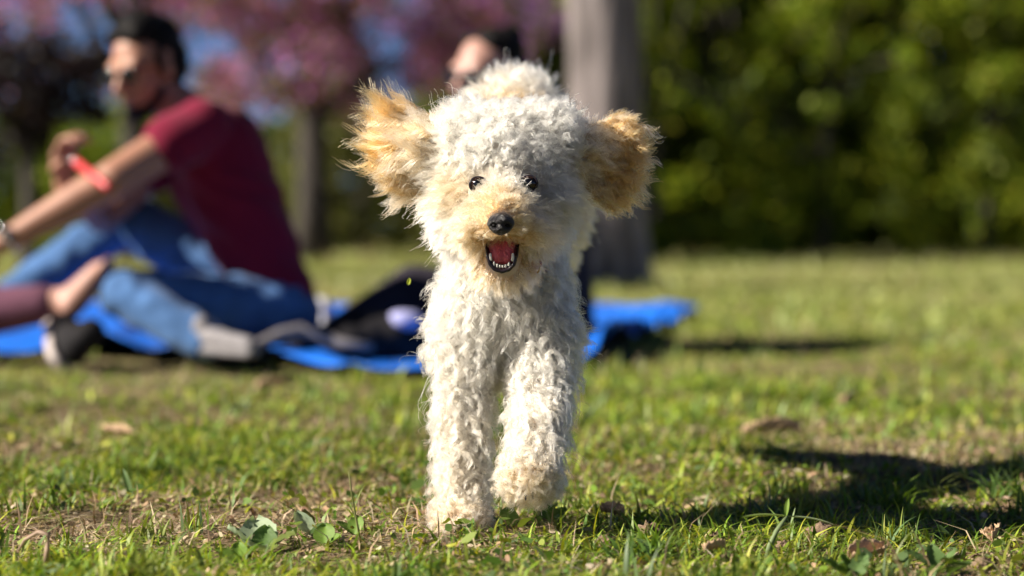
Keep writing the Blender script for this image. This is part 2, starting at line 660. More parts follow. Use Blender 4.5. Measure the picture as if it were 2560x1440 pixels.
# ------------------------------------------------------------------ trees and shrubs
def leaf_quads(c, size, cols, rng, up_bias=0.0, out_dir=None):
    """n leaf-shaped kites centred on c"""
    n = len(c)
    nrm = norm(rng.normal(0, 1, (n, 3)) + (out_dir if out_dir is not None else 0) + np.array([0, 0, up_bias]))
    a = norm(np.cross(nrm, rng.normal(0, 1, (n, 3))))
    b = np.cross(nrm, a)
    s = (size * rng.uniform(0.6, 1.4, n))[:, None]
    V = np.stack([c - a * s * 0.6, c + b * s * 0.30 + nrm * s * 0.08, c + a * s * 0.6, c - b * s * 0.30 + nrm * s * 0.08], 1)
    F = np.arange(n * 4).reshape(n, 4)
    return V.reshape(-1, 3), F, np.repeat(cols, 4, 0)


def crown_mesh(name, clumps, per, size, pal, rng, up=0.5, jitter=0.3):
    Vs, Fs, Cs, off = [], [], [], 0
    for (cx, cy, cz, r) in clumps:
        n = max(8, int(per * (r / 0.4) ** 1.5))
        d = norm(rng.normal(0, 1, (n, 3)))
        rr = r * rng.random(n)[:, None] ** 0.45
        c = np.array([cx, cy, cz]) + d * rr * np.array([1, 1, 0.85])
        tone = rng.uniform(0.75, 1.25)
        col = pick(pal, n, jitter, rng) * tone
        v, f, q = leaf_quads(c, size, col, rng, up, d * 0.9)
        Vs.append(v)
        Fs.append(f + off)
        Cs.append(q)
        off += len(v)
    return mesh_np(name, np.concatenate(Vs), np.concatenate(Fs), np.concatenate(Cs))


def plant(name, label, cat, base, height, width, pal, n_clumps, per, size, low=0.0, trunk_r=0.08, mat='leaf', bark='dark_bark', group=None, seed=1, clump_r=(0.25, 0.5), shape=1.0, holes=0.0, depth=None, limbs=7, boxy=False):
    rng = np.random.default_rng(seed)
    rs = random.Random(seed)
    bx, by = base
    depth = depth or width * 0.8
    root = empty(name, (bx, by, 0))
    tag(root, label, cat, group)
    clumps = []
    while len(clumps) < n_clumps:
        d = norm(rng.normal(0, 1, (1, 3)))[0]
        r = rng.random() ** 0.33
        z = low + (height - low) * (0.5 + 0.5 * d[2] * r)
        if boxy:
            d = rng.uniform(-1, 1, 3)
            r = 1.0
            z = low + (height - low) * (0.5 + 0.5 * d[2]) * (1 - 0.25 * d[0] ** 2)
        taper = 1.0 if shape >= 1 else shape + (1 - shape) * (1 - (z - low) / (height - low))
        x = bx + d[0] * r * width * 0.5 * taper
        y = by + d[1] * r * depth * 0.5 * taper
        if holes and vnoise(x * 1.0, z * 1.0, 0.9, seed % 50) < holes:
            if rng.random() < 0.93:
                continue
        clumps.append((x, y, max(z, 0.15), rng.uniform(*clump_r)))
    link('crown', crown_mesh(name, clumps, per, size, pal, rng), M[mat], root, False)
    bm = bmesh.new()
    th = low + (height - low) * 0.55
    pts = [Vector((bx, by, -0.05))]
    rr = [trunk_r * 1.25]
    for i in range(1, 7):
        f = i / 6
        pts.append(Vector((bx + rs.uniform(-1, 1) * 0.05 * f * width * 0.3, by + rs.uniform(-1, 1) * 0.05 * f, th * f)))
        rr.append(trunk_r * (1 - 0.55 * f))
    tube(bm, pts, rr, 10)
    link('trunk', bm_mesh('trunk', bm), M[bark], root)
    for i in range(limbs):
        c = clumps[rs.randrange(len(clumps))]
        f = rs.uniform(0.35, 0.95)
        j = min(5, int(f * 6))
        s = pts[j].lerp(pts[j + 1], f * 6 - j)
        e = Vector(c[:3])
        mid = s.lerp(e, 0.5) + Vector((rs.uniform(-.1, .1), rs.uniform(-.1, .1), 0.12 * (e - s).length))
        bm = bmesh.new()
        tube(bm, [s, s.lerp(mid, 0.5), mid, mid.lerp(e, 0.5), e], [trunk_r * k for k in (0.5, 0.42, 0.33, 0.22, 0.1)], 7)
        link('limb', bm_mesh('limb', bm), M[bark], root)
    return root


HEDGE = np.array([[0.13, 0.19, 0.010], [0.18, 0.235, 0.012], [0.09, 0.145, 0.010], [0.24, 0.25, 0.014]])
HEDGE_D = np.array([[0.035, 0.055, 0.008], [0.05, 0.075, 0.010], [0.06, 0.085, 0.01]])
OLIVE = np.array([[0.16, 0.17, 0.05], [0.20, 0.20, 0.07], [0.11, 0.13, 0.035]])
PINK = np.array([[0.44, 0.14, 0.44], [0.36, 0.11, 0.37], [0.52, 0.24, 0.54], [0.48, 0.20, 0.42], [0.24, 0.20, 0.06], [0.20, 0.19, 0.05]])
PLUMLEAF = np.array([[0.022, 0.012, 0.018], [0.03, 0.016, 0.024], [0.014, 0.012, 0.014]])


def at_ground(px, D):
    return ((px - 1280.0) / FPX * D, D)


# the pale trunk behind the dog
tr = empty('park_tree', (*at_ground(1503, 13.6), 0))
tag(tr, 'tall tree with a thick pale grey trunk behind the dog', 'tree')
bm = bmesh.new()
bx, by = at_ground(1503, 13.6)
tp, trd = [], []
for i in range(26):
    z = -0.1 + i * 0.24
    flare = 0.10 * math.exp(-max(z, 0) / 0.22)
    tp.append(Vector((bx + 0.02 * math.sin(z * 1.7), by + 0.02 * math.cos(z * 1.3), z)))
    trd.append(0.222 + flare - 0.011 * z)
tube(bm, tp, trd, 28)
me = bm_mesh('trunk', bm)
for v in me.vertices:
    a = math.atan2(v.co.y - by, v.co.x - bx)
    k = 1 + 0.035 * math.sin(a * 5 + v.co.z * 1.1) + 0.02 * math.sin(a * 9 - v.co.z * 2.3)
    v.co.x = bx + (v.co.x - bx) * k
    v.co.y = by + (v.co.y - by) * k
link('trunk', me, M['bark'], tr)
rngc = np.random.default_rng(5)
cl = []
for i in range(60):
    d = norm(rngc.normal(0, 1, (1, 3)))[0] * rngc.random() ** 0.33
    cl.append((bx + d[0] * 2.6, by + d[1] * 2.4, 6.6 + d[2] * 1.7, rngc.uniform(0.4, 0.7)))
link('crown', crown_mesh('park crown', cl, 160, 0.11, HEDGE, rngc), M['leaf'], tr, False)
for i in range(8):
    c = Vector(cl[i * 7][:3])
    s = Vector((bx, by, 4.4 + 0.15 * i))
    bm = bmesh.new()
    tube(bm, [s, s.lerp(c, 0.4) + Vector((0, 0, 0.2)), c], [0.09, 0.06, 0.02], 8)
    link('limb', bm_mesh('limb', bm), M['bark'], tr)

# hedge on the right: six shrubs side by side, taller trees behind
hedge = [
    (1640, 24.5, 4.3, 2.0, 'bright green shrub of the hedge nearest the pale trunk', 101),
    (1860, 25.5, 4.0, 1.9, 'second green hedge shrub to the right of the pale trunk', 102),
    (2060, 24.8, 3.6, 1.9, 'yellow green hedge shrub, third from the pale trunk', 103),
    (2270, 25.6, 3.9, 1.9, 'hedge shrub with black gaps, fourth from the pale trunk', 104),
    (2470, 24.6, 3.3, 1.8, 'olive hedge shrub near the right edge of the picture', 105),
    (2690, 25.2, 4.2, 2.0, 'rightmost green hedge shrub, cut by the picture edge', 106),
]
for px, D, h, w, lab, sd in hedge:
    plant('hedge_shrub', lab, 'shrub', at_ground(px, D), h, w * 0.95, HEDGE, 50, 190, 0.085, 0.05, 0.06, group='shrubs of the hedge on the right', seed=sd, clump_r=(0.18, 0.36), holes=0.47, depth=1.5, boxy=True)
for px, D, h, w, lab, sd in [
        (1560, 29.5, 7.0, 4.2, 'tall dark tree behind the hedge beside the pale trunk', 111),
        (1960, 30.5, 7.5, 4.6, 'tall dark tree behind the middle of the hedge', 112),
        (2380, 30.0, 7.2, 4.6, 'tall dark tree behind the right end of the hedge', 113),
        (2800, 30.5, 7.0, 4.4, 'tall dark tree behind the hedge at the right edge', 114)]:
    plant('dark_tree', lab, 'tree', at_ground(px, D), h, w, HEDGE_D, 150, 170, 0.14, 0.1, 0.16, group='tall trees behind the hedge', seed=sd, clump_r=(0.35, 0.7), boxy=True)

# low bushes along the far edge of the lawn on the left
for px, D, h, w, lab, sd, pal in [
        (1340, 28.0, 2.5, 2.2, 'green bush behind the dog, left of the pale trunk', 121, HEDGE),
        (1080, 29.5, 2.2, 2.4, 'low olive bush at the lawn edge left of the dog', 122, OLIVE),
        (900, 28.0, 2.0, 1.8, 'sunlit pale olive bush right of the dark trunk', 123, OLIVE),
        (620, 29.0, 2.2, 2.4, 'olive bush at the lawn edge behind the crimson shirt', 124, OLIVE),
        (300, 28.5, 2.0, 2.6, 'green bush behind the raised hand and the red object', 125, HEDGE),
        (-20, 28.8, 1.8, 2.2, 'green bush at the far left edge of the lawn', 126, HEDGE)]:
    plant('low_bush', lab, 'bush', at_ground(px, D), h, w, pal, 40, 210, 0.08, 0.0, 0.05, group='bushes along the far lawn edge', seed=sd, clump_r=(0.22, 0.42), depth=1.6, boxy=True)

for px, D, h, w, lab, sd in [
        (-60, 33.0, 1.9, 3.4, 'dark bush of the back row at the left edge', 151),
        (430, 33.5, 2.0, 3.4, 'dark bush of the back row behind the seated man', 152),
        (930, 33.0, 2.0, 3.2, 'dark bush of the back row left of the dog ear', 153),
        (1390, 33.5, 2.2, 3.2, 'dark bush of the back row behind the dog and trunk', 154),
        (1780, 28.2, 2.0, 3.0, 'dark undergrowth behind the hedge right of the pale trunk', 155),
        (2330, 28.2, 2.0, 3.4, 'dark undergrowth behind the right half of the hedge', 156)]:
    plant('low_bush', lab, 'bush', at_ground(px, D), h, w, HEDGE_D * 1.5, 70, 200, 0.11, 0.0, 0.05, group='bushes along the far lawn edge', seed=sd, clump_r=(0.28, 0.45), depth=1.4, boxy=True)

# blossoming trees
plant('blossom_tree', 'pink blossoming tree with a dark trunk beside the crimson shirt', 'tree', at_ground(785, 23.0), 4.6, 3.6, PINK, 115, 230, 0.065, 1.55, 0.17, 'petal', seed=131, clump_r=(0.18, 0.40), holes=0.34, limbs=20, boxy=True)
plant('blossom_tree', 'pink blossoming tree above the head in dark glasses', 'tree', at_ground(330, 21.0), 4.6, 3.4, PINK, 95, 220, 0.065, 1.5, 0.13, 'petal', seed=132, clump_r=(0.16, 0.38), holes=0.40, limbs=18, boxy=True)
plant('blossom_tree', 'thin purple blossoming tree high behind the dog', 'tree', at_ground(1190, 27.0), 5.6, 3.4, PINK * np.array([0.8, 0.9, 1.2]), 60, 220, 0.06, 1.7, 0.09, 'petal', seed=133, clump_r=(0.16, 0.34), holes=0.44, limbs=14)
plant('plum_tree', 'small black leaved tree at the left edge behind the man', 'tree', at_ground(70, 15.0), 1.62, 1.05, PLUMLEAF, 34, 330, 0.06, 0.85, 0.06, seed=134, clump_r=(0.14, 0.24), limbs=6)

# added unseen tree outside the left edge, shaped to shade the seated man's back
_h = Vector((-math.sin(SUN_AZ), math.cos(SUN_AZ), 0))
_v = Vector(SUN_DIR).cross(_h)
_v = _v if _v.z > 0 else -_v
cz = P(620, 520, 6.24) + _h * 0.150 - _v * 0.045 + SUN_DIR * 2.1
plant('added_shade_tree', 'added sapling outside the left edge, shading the back of the seated man', 'tree', (cz.x, cz.y), cz.z + 0.06, 0.14, HEDGE, 120, 1500, 0.036, cz.z - 0.065, 0.014, seed=141, clump_r=(0.05, 0.07), depth=0.25, limbs=8)
tgt = Vector((bx, by - 0.1, 0.12))  # second added tree, out of view, puts shade on the pale trunk's foot
cz = tgt + SUN_DIR * 5.2
plant('added_shade_tree', 'added taller tree outside the left edge, shading the foot of the pale trunk', 'tree', (cz.x, cz.y), cz.z + 0.34, 0.6, HEDGE, 60, 330, 0.05, cz.z - 0.34, 0.035, seed=142, clump_r=(0.12, 0.18), depth=0.8, limbs=8)

# ------------------------------------------------------------------ tarp
def tarp():
    ns, nt = 150, 60
    fr = np.array(FRONT)
    bk = np.array(BACK)
    s = np.linspace(0, 1, ns)
    kk = np.linspace(0, 1, len(fr))
    F2 = np.stack([np.interp(s, kk, fr[:, 0]), np.interp(s, kk, fr[:, 1])], 1)
    B2 = np.stack([np.interp(s, kk, bk[:, 0]), np.interp(s, kk, bk[:, 1])], 1)
    V = []
    for j in range(nt):
        t = j / (nt - 1)
        p = F2 * (1 - t) + B2 * t
        x, y = p[:, 0].copy(), p[:, 1].copy()
        y += 0.05 * (vnoise(x, y, 0.3, 41) - 0.5)
        x += 0.03 * (vnoise(x, y, 0.2, 42) - 0.5)
        fold = np.abs(vnoise(x * 1.0 + 0.35 * y, y * 0.6, 0.16, 43) - 0.5) * 2
        fold2 = vnoise(x + y * 0.2, y - x * 0.4, 0.4, 44)
        edge = np.clip(1 - t / 0.12, 0, 1)
        right = np.exp(-((s - 0.93) / 0.08) ** 2)
        z = ground_z(x, y) + 0.012 + 0.045 * (1 - fold) ** 2 * (0.5 + fold2) + 0.028 * edge * fold2 + 0.05 * right * fold2 * (1 - t)
        V.append(np.stack([x, y, z], 1))
    V = np.concatenate(V)
    idx = np.arange(ns * nt).reshape(nt, ns)
    Fc = np.stack([idx[:-1, :-1].ravel(), idx[:-1, 1:].ravel(), idx[1:, 1:].ravel(), idx[1:, :-1].ravel()], 1)
    o = link('tarpaulin', mesh_np('tarpaulin', V, Fc), M['tarp'])
    sm = o.modifiers.new('thickness', 'SOLIDIFY')
    sm.thickness = 0.002
    tag(o, 'crumpled bright blue tarpaulin spread on the grass under the people', 'tarpaulin')


tarp()


# ------------------------------------------------------------------ people
def head_prims(c, f, up, s=1.0):
    """skull, jaw, nose, brow, ears in world space; f = where the face looks"""
    f = Vector(f).normalized()
    up = Vector(up)
    up = (up - f * up.dot(f)).normalized()
    r = up.cross(f).normalized()
    R = Matrix((r, f, up)).transposed().to_quaternion()

    def w(a, b, z):
        return Vector(c) + (r * a + f * b + up * z) * s
    pr = [
        ('e', w(0, -0.012, 0.03), (0.076 * s, 0.095 * s, 0.088 * s), R),
        ('e', w(0, 0.022, -0.035), (0.062 * s, 0.070 * s, 0.078 * s), R),
        ('e', w(0, 0.052, -0.092), (0.032 * s, 0.030 * s, 0.026 * s), R),
        ('c', w(0, 0.088, 0.012), 0.010 * s, w(0, 0.112, -0.030), 0.015 * s),
        ('e', w(0, 0.088, -0.062), (0.026 * s, 0.014 * s, 0.011 * s), R),
        ('c', w(-0.04, 0.072, 0.026), 0.016 * s, w(0.04, 0.072, 0.026), 0.016 * s),
        ('e', w(-0.076, -0.004, -0.008), (0.010 * s, 0.020 * s, 0.032 * s), R),
        ('e', w(0.076, -0.004, -0.008), (0.010 * s, 0.020 * s, 0.032 * s), R),
    ]
    return pr, w, R


def hand_prims(wrist, d, palm_n, curl=0.9, s=1.0):
    """palm and five bent fingers; d = along the hand, palm_n = out of the palm"""
    d = Vector(d).normalized()
    n = Vector(palm_n)
    n = (n - d * n.dot(d)).normalized()
    side = d.cross(n).normalized()
    wr = Vector(wrist)
    pr = [('c', wr, 0.024 * s, wr + d * 0.05 * s, 0.028 * s)]
    for i in range(4):
        o = (i - 1.5) * 0.020 * s
        b = wr + d * 0.075 * s + side * o
        pr.append(('c', wr + d * 0.03 * s + side * o * 0.7, 0.014 * s, b, 0.0115 * s))
        L = (0.040, 0.046, 0.043, 0.034)[i] * s
        a = curl
        p, ang = b, 0.0
        for k in range(3):
            ang += a * (0.7 if k == 0 else 0.9)
            q = p + (d * math.cos(ang) + n * math.sin(ang)) * L * (1, 0.7, 0.55)[k]
            pr.append(('c', p, 0.0098 * s, q, 0.0088 * s))
            p = q
    th = wr + d * 0.02 * s + side * -0.03 * s
    t1 = th + (d * 0.6 - side * 0.6 + n * 0.5).normalized() * 0.042 * s
    t2 = t1 + (d * 0.6 - side * 0.0 + n * 0.9).normalized() * 0.034 * s
    pr += [('c', wr + d * 0.015 * s, 0.018 * s, t1, 0.012 * s), ('c', t1, 0.0115 * s, t2, 0.0095 * s)]
    return pr


def glasses(w, R, parent, s=1.0):
    g = None
    bm = bmesh.new()
    tube(bm, [w(-0.077, 0.0, 0.012), w(-0.07, 0.075, 0.018), w(-0.03, 0.096, 0.016), w(0, 0.103, 0.016), w(0.03, 0.096, 0.016), w(0.07, 0.075, 0.018), w(0.077, 0.0, 0.012)], [0.0028 * s] * 7, 8)
    g = link('sunglasses', bm_mesh('sunglasses', bm), M['lens'], parent)
    for sx in (-1, 1):
        bm = bmesh.new()
        ellipsoid(bm, w(sx * 0.036, 0.094, 0.004), (0.031 * s, 0.006 * s, 0.023 * s), R, 20, 12)
        link('sunglass_lens', bm_mesh('sunglass_lens', bm), M['lens'], parent)
    return g


def shoe(name, heel, toe, up, mat, sole, parent=None, s=1.0):
    heel, toe, up = Vector(heel), Vector(toe), Vector(up).normalized()
    d = (toe - heel).normalized()
    up = (up - d * up.dot(d)).normalized()
    L = (toe - heel).length
    pr = [('c', heel + up * 0.045 * s, 0.040 * s, heel + d * L * 0.45 + up * 0.042 * s, 0.042 * s),
          ('c', heel + d * L * 0.4 + up * 0.036 * s, 0.042 * s, toe + up * 0.026 * s, 0.034 * s),
          ('c', heel + up * 0.06 * s, 0.036 * s, heel + up * 0.095 * s + d * 0.01, 0.038 * s)]
    o = link(name, blob(name, pr, 0.006, 5), mat, parent)
    pr = [('c', heel, 0.040 * s, toe, 0.038 * s)]
    me = blob('sole', pr, 0.006, 2)
    # flatten the sole along up
    for v in me.vertices:
        h = (v.co - heel).dot(up)
        v.co -= up * (h - max(-0.012, min(0.010, h)))
    so = link('sole', me, sole, o)
    return o


# --- the man in the crimson shirt
man = empty('person', (P(690, 800, 6.42).x, 6.42, 0))
tag(man, 'seated person in crimson shirt, blue jeans and dark glasses looking round', 'person', 'people sitting on the tarpaulin')
hp, hw, hR = head_prims(P(366, 172, 6.38), (-0.62, -0.74, -0.30), (-0.16, -0.12, 1), 1.02)
LSH, LEL, LWR = P(492, 322, 6.24), P(285, 448, 6.08), P(12, 603, 6.06)
RSH, REL, RWR = P(475, 335, 6.62), P(255, 545, 6.50), P(160, 462, 6.20)
body = list(hp)
body += [('c', P(405, 235, 6.42), 0.058, P(500, 310, 6.44), 0.066),
         ('c', P(500, 320, 6.32), 0.07, P(505, 330, 6.56), 0.07),
         ('c', P(540, 360, 6.44), 0.10, P(690, 760, 6.44), 0.095),
         ('c', LSH, 0.058, LEL, 0.050), ('c', LEL, 0.049, LEL.lerp(LWR, 0.35), 0.046), ('c', LEL.lerp(LWR, 0.35), 0.046, LWR, 0.029),
         ('c', RSH, 0.055, REL, 0.044), ('c', REL, 0.044, RWR, 0.028)]
body += hand_prims(LWR, LWR - LEL, (0, 0.2, -1), 0.5)
body += hand_prims(RWR, (0.02, -0.12, 1), (0.75, -0.5, -0.2), 0.75, 1.05)
LKN, LAN = P(312, 738, 6.10), P(515, 852, 5.98)
RKN, RAN = P(325, 548, 6.62), P(-60, 800, 6.62)
body += [('c', P(690, 790, 6.32), 0.08, LKN, 0.05), ('c', LKN, 0.05, LAN, 0.036),
         ('c', P(690, 790, 6.55), 0.08, RKN, 0.05), ('c', RKN, 0.05, RAN, 0.036)]
link('body', blob('man body', body, 0.0065, 4), M['skin'], man)
shirt = [('c', P(520, 335, 6.34), 0.098, P(525, 340, 6.54), 0.098),
         ('c', P(545, 370, 6.35), 0.125, P(600, 520, 6.35), 0.122), ('c', P(600, 520, 6.35), 0.122, P(690, 750, 6.36), 0.105),
         ('c', P(545, 370, 6.53), 0.125, P(600, 520, 6.53), 0.122), ('c', P(600, 520, 6.53), 0.122, P(690, 750, 6.52), 0.105),
         ('c', P(520, 470, 6.42), 0.10, P(590, 580, 6.42), 0.085),
         ('c', P(505, 318, 6.25), 0.078, LSH.lerp(LEL, 0.36), 0.075),
         ('c', P(480, 340, 6.60), 0.076, RSH.lerp(REL, 0.45), 0.068)]
sm = blob('man shirt', shirt, 0.0085, 5)
co = np.empty(len(sm.vertices) * 3)
sm.vertices.foreach_get('co', co)
co = co.reshape(-1, 3)
nr = np.empty(len(sm.vertices) * 3)
sm.vertices.foreach_get('normal', nr)
nr = nr.reshape(-1, 3)
wr = np.sin((co[:, 0] * 0.6 + co[:, 2] * 1.0) * 62 + 6 * vnoise(co[:, 0], co[:, 2], 0.12, 51)) * 0.009 * vnoise(co[:, 0], co[:, 2] + co[:, 1], 0.18, 52)
sm.vertices.foreach_set('co', (co + nr * wr[:, None]).ravel())
link('shirt', sm, M['shirt'], man)
jeans = [('c', P(695, 790, 6.36), 0.115, P(695, 790, 6.52), 0.115),
         ('c', P(685, 785, 6.32), 0.105, LKN, 0.068), ('c', LKN, 0.066, LAN, 0.050),
         ('c', P(685, 775, 6.55), 0.105, RKN, 0.072), ('c', RKN, 0.070, RAN, 0.052)]
jm = blob('man jeans', jeans, 0.008, 4)
co = np.empty(len(jm.vertices) * 3)
jm.vertices.foreach_get('co', co)
co = co.reshape(-1, 3)
nr = np.empty(len(jm.vertices) * 3)
jm.vertices.foreach_get('normal', nr)
nr = nr.reshape(-1, 3)
wr = (vnoise(co[:, 0] + co[:, 1] * 0.5, co[:, 2], 0.035, 53) - 0.5) * 0.014
jm.vertices.foreach_set('co', (co + nr * wr[:, None]).ravel())
link('jeans', jm, M['jeans'], man)
hair = [('e', hw(0, -0.034, 0.062), (0.082, 0.092, 0.078), hR), ('e', hw(0, -0.055, 0.01), (0.082, 0.072, 0.085), hR),
        ('c', hw(-0.045, 0.040, 0.100), 0.022, hw(0.05, 0.046, 0.102), 0.024), ('e', hw(0.015, 0.005, 0.118), (0.058, 0.062, 0.034), hR), ('e', hw(0.03, 0.03, 0.125), (0.03, 0.03, 0.022), hR),
        ('c', hw(-0.074, 0.012, 0.035), 0.014, hw(-0.074, 0.014, -0.02), 0.010), ('c', hw(0.074, 0.012, 0.035), 0.014, hw(0.074, 0.014, -0.02), 0.010)]
link('hair', blob('man hair', hair, 0.006, 3), M['hair_black'], man)
beard = [('e', hw(0, 0.060, -0.096), (0.036, 0.030, 0.024), hR), ('c', hw(-0.056, 0.02, -0.055), 0.016, hw(-0.03, 0.055, -0.095), 0.018), ('c', hw(0.056, 0.02, -0.055), 0.016, hw(0.03, 0.055, -0.095), 0.018)]
link('beard', blob('man beard', beard, 0.005, 3), M['hair_black'], man)
glasses(hw, hR, man, 1.02)
bm = bmesh.new()
wd = (LWR - LEL).normalized()
wc = LWR - wd * 0.012
q = wd.to_track_quat('Z', 'Y')
tube(bm, [wc + q @ Vector((0.034 * math.cos(a), 0.034 * math.sin(a), 0)) for a in [i * math.pi * 2 / 24 for i in range(25)]], [0.0065] * 25, 6)
wa = link('wristwatch', bm_mesh('watch', bm), M['steel'], man)
bm = bmesh.new()
fc = wc + (Vector((0.1, -0.7, 0.7)) - wd * Vector((0.1, -0.7, 0.7)).dot(wd)).normalized() * 0.036
capsule(bm, fc, 0.018, fc + (fc - wc).normalized() * 0.006, 0.016, 18, 3)
link('watch_face', bm_mesh('watch_face', bm), M['steel'], wa)
shoe('shoe', P(500, 868, 5.97), P(625, 880, 5.86), (0.1, -0.2, 1), M['shoe_grey'], M['shoe_grey'], man, 0.62)
shoe('shoe', P(-50, 850, 6.62), P(-210, 862, 6.50), (0, 0, 1), M['shoe_grey'], M['rubber_pale'], man)

# red object in the raised hand
bm = bmesh.new()
a, b = P(184, 400, 6.10), P(272, 470, 5.96)
tube(bm, [a, a.lerp(b, 0.05), a.lerp(b, 0.5), a.lerp(b, 0.95), b], [0.008, 0.0105, 0.011, 0.0105, 0.008], 14)
ro = link('red_tube', bm_mesh('red_tube', bm), M['red_plastic'])
tag(ro, 'slim red tube held in the raised hand of the person in crimson', 'tube')
bm = bmesh.new()
capsule(bm, a - (b - a).normalized() * 0.004, 0.0080, a + (b - a).normalized() * 0.010, 0.0115, 14, 4)
link('cap', bm_mesh('cap', bm), M['steel'], ro)

# --- the person half hidden behind the dog
lady = empty('person', (P(1385, 800, 7.05).x, 7.05, 0))
tag(lady, 'person in dark clothes and glasses half hidden behind the running dog', 'person', 'people sitting on the tarpaulin')
hp, hw2, hR2 = head_prims(P(1216, 190, 7.0), (-0.72, -0.66, -0.10), (0.12, 0, 1), 1.05)
K2, A2 = P(1035, 728, 6.85), P(842, 836, 6.70)
K3, A3 = P(1080, 770, 7.1), P(880, 846, 6.95)
b2 = list(hp) + [('c', P(1248, 260, 7.04), 0.055, P(1300, 330, 7.06), 0.06), ('c', P(1320, 380, 7.06), 0.10, P(1385, 780, 7.06), 0.10),
                 ('c', P(1325, 340, 6.88), 0.055, P(1310, 560, 6.80), 0.045), ('c', P(1310, 560, 6.80), 0.042, P(1190, 690, 6.68), 0.03),
                 ('c', P(1330, 345, 7.24), 0.055, P(1320, 570, 7.3), 0.045), ('c', P(1320, 570, 7.3), 0.042, P(1200, 690, 7.2), 0.03),
                 ('c', P(1380, 790, 6.95), 0.08, K2, 0.055), ('c', K2, 0.05, A2, 0.035), ('c', P(1380, 790, 7.15), 0.08, K3, 0.055), ('c', K3, 0.05, A3, 0.035)]
b2 += hand_prims(P(1190, 690, 6.68), (-0.8, -0.1, -0.5), (0, 0, -1), 0.5) + hand_prims(P(1200, 690, 7.2), (-0.8, -0.1, -0.5), (0, 0, -1), 0.5)
link('body', blob('lady body', b2, 0.0075, 4), M['skin_pale'], lady)
top = [('c', P(1330, 330, 6.93), 0.105, P(1335, 330, 7.19), 0.105), ('c', P(1340, 350, 6.98), 0.13, P(1385, 760, 6.98), 0.12), ('c', P(1340, 350, 7.14), 0.13, P(1385, 760, 7.14), 0.12),
       ('c', P(1325, 335, 6.87), 0.078, P(1310, 560, 6.80), 0.062), ('c', P(1310, 560, 6.80), 0.06, P(1200, 680, 6.69), 0.042),
       ('c', P(1330, 340, 7.25), 0.078, P(1320, 570, 7.3), 0.062), ('c', P(1320, 570, 7.3), 0.06, P(1210, 680, 7.2), 0.042),
       ('c', P(1385, 250, 7.1), 0.04, P(1380, 330, 7.08), 0.06)]
link('top', blob('lady top', top, 0.009, 5), M['charcoal'], lady)
tro = [('c', P(1385, 800, 6.97), 0.12, P(1385, 800, 7.15), 0.12), ('c', P(1380, 790, 6.95), 0.105, K2, 0.078), ('c', K2, 0.075, A2, 0.052), ('c', P(1380, 790, 7.15), 0.105, K3, 0.078), ('c', K3, 0.075, A3, 0.052)]
link('trousers', blob('lady trousers', tro, 0.009, 5), M['charcoal'], lady)
hair = [('e', hw2(0, -0.038, 0.062), (0.084, 0.090, 0.076), hR2), ('e', hw2(0, -0.065, 0.0), (0.084, 0.07, 0.10), hR2), ('c', hw2(-0.05, 0.02, 0.098), 0.022, hw2(0.05, 0.02, 0.098), 0.022), ('e', hw2(0, -0.09, 0.10), (0.04, 0.04, 0.04), hR2)]
link('hair', blob('lady hair', hair, 0.007, 3), M['hair_black'], lady)
glasses(hw2, hR2, lady, 1.05)
shoe('shoe', A2 + Vector((0.02, 0, -0.07)), A2 + Vector((-0.13, -0.12, -0.05)), (0, 0, 1), M['black_cloth'], M['rubber_pale'], lady)
shoe('shoe', A3 + Vector((0.02, 0, -0.06)), A3 + Vector((-0.13, -0.10, -0.04)), (0, 0, 1), M['black_cloth'], M['rubber_pale'], lady)

# --- reclining person whose bare foot reaches into the picture on the left
third = empty('person', (P(-420, 830, 6.35).x, 6.35, 0))
tag(third, 'reclining person at left edge, only a plum leg and bare foot showing', 'person', 'people sitting on the tarpaulin')
HIP, KN, AN = P(-420, 835, 6.35), P(-110, 790, 6.28), P(170, 752, 6.22)
SHO = P(-760, 700, 6.4)
hp, hw3, hR3 = head_prims(SHO + Vector((-0.12, -0.02, 0.15)), (0.75, -0.5, 0.1), (-0.5, 0, 0.9))
b3 = list(hp) + [('c', SHO + Vector((-0.06, 0, 0.08)), 0.055, SHO, 0.065), ('c', SHO, 0.11, HIP, 0.10),
                 ('c', SHO + Vector((0, 0.17, 0)), 0.05, P(-860, 850, 6.62), 0.04), ('c', SHO + Vector((0, -0.17, 0)), 0.05, P(-840, 850, 6.05), 0.04),
                 ('c', P(-860, 850, 6.62), 0.04, P(-640, 880, 6.6), 0.03), ('c', P(-840, 850, 6.05), 0.04, P(-640, 900, 6.0), 0.03),
                 ('c', HIP, 0.09, KN, 0.058), ('c', KN, 0.055, AN, 0.036), ('c', HIP + Vector((0, 0.2, 0)), 0.09, KN + Vector((-.05, 0.3, 0.02)), 0.058), ('c', KN + Vector((-.05, 0.3, 0.02)), 0.055, AN + Vector((-.25, .35, -0.02)), 0.036)]
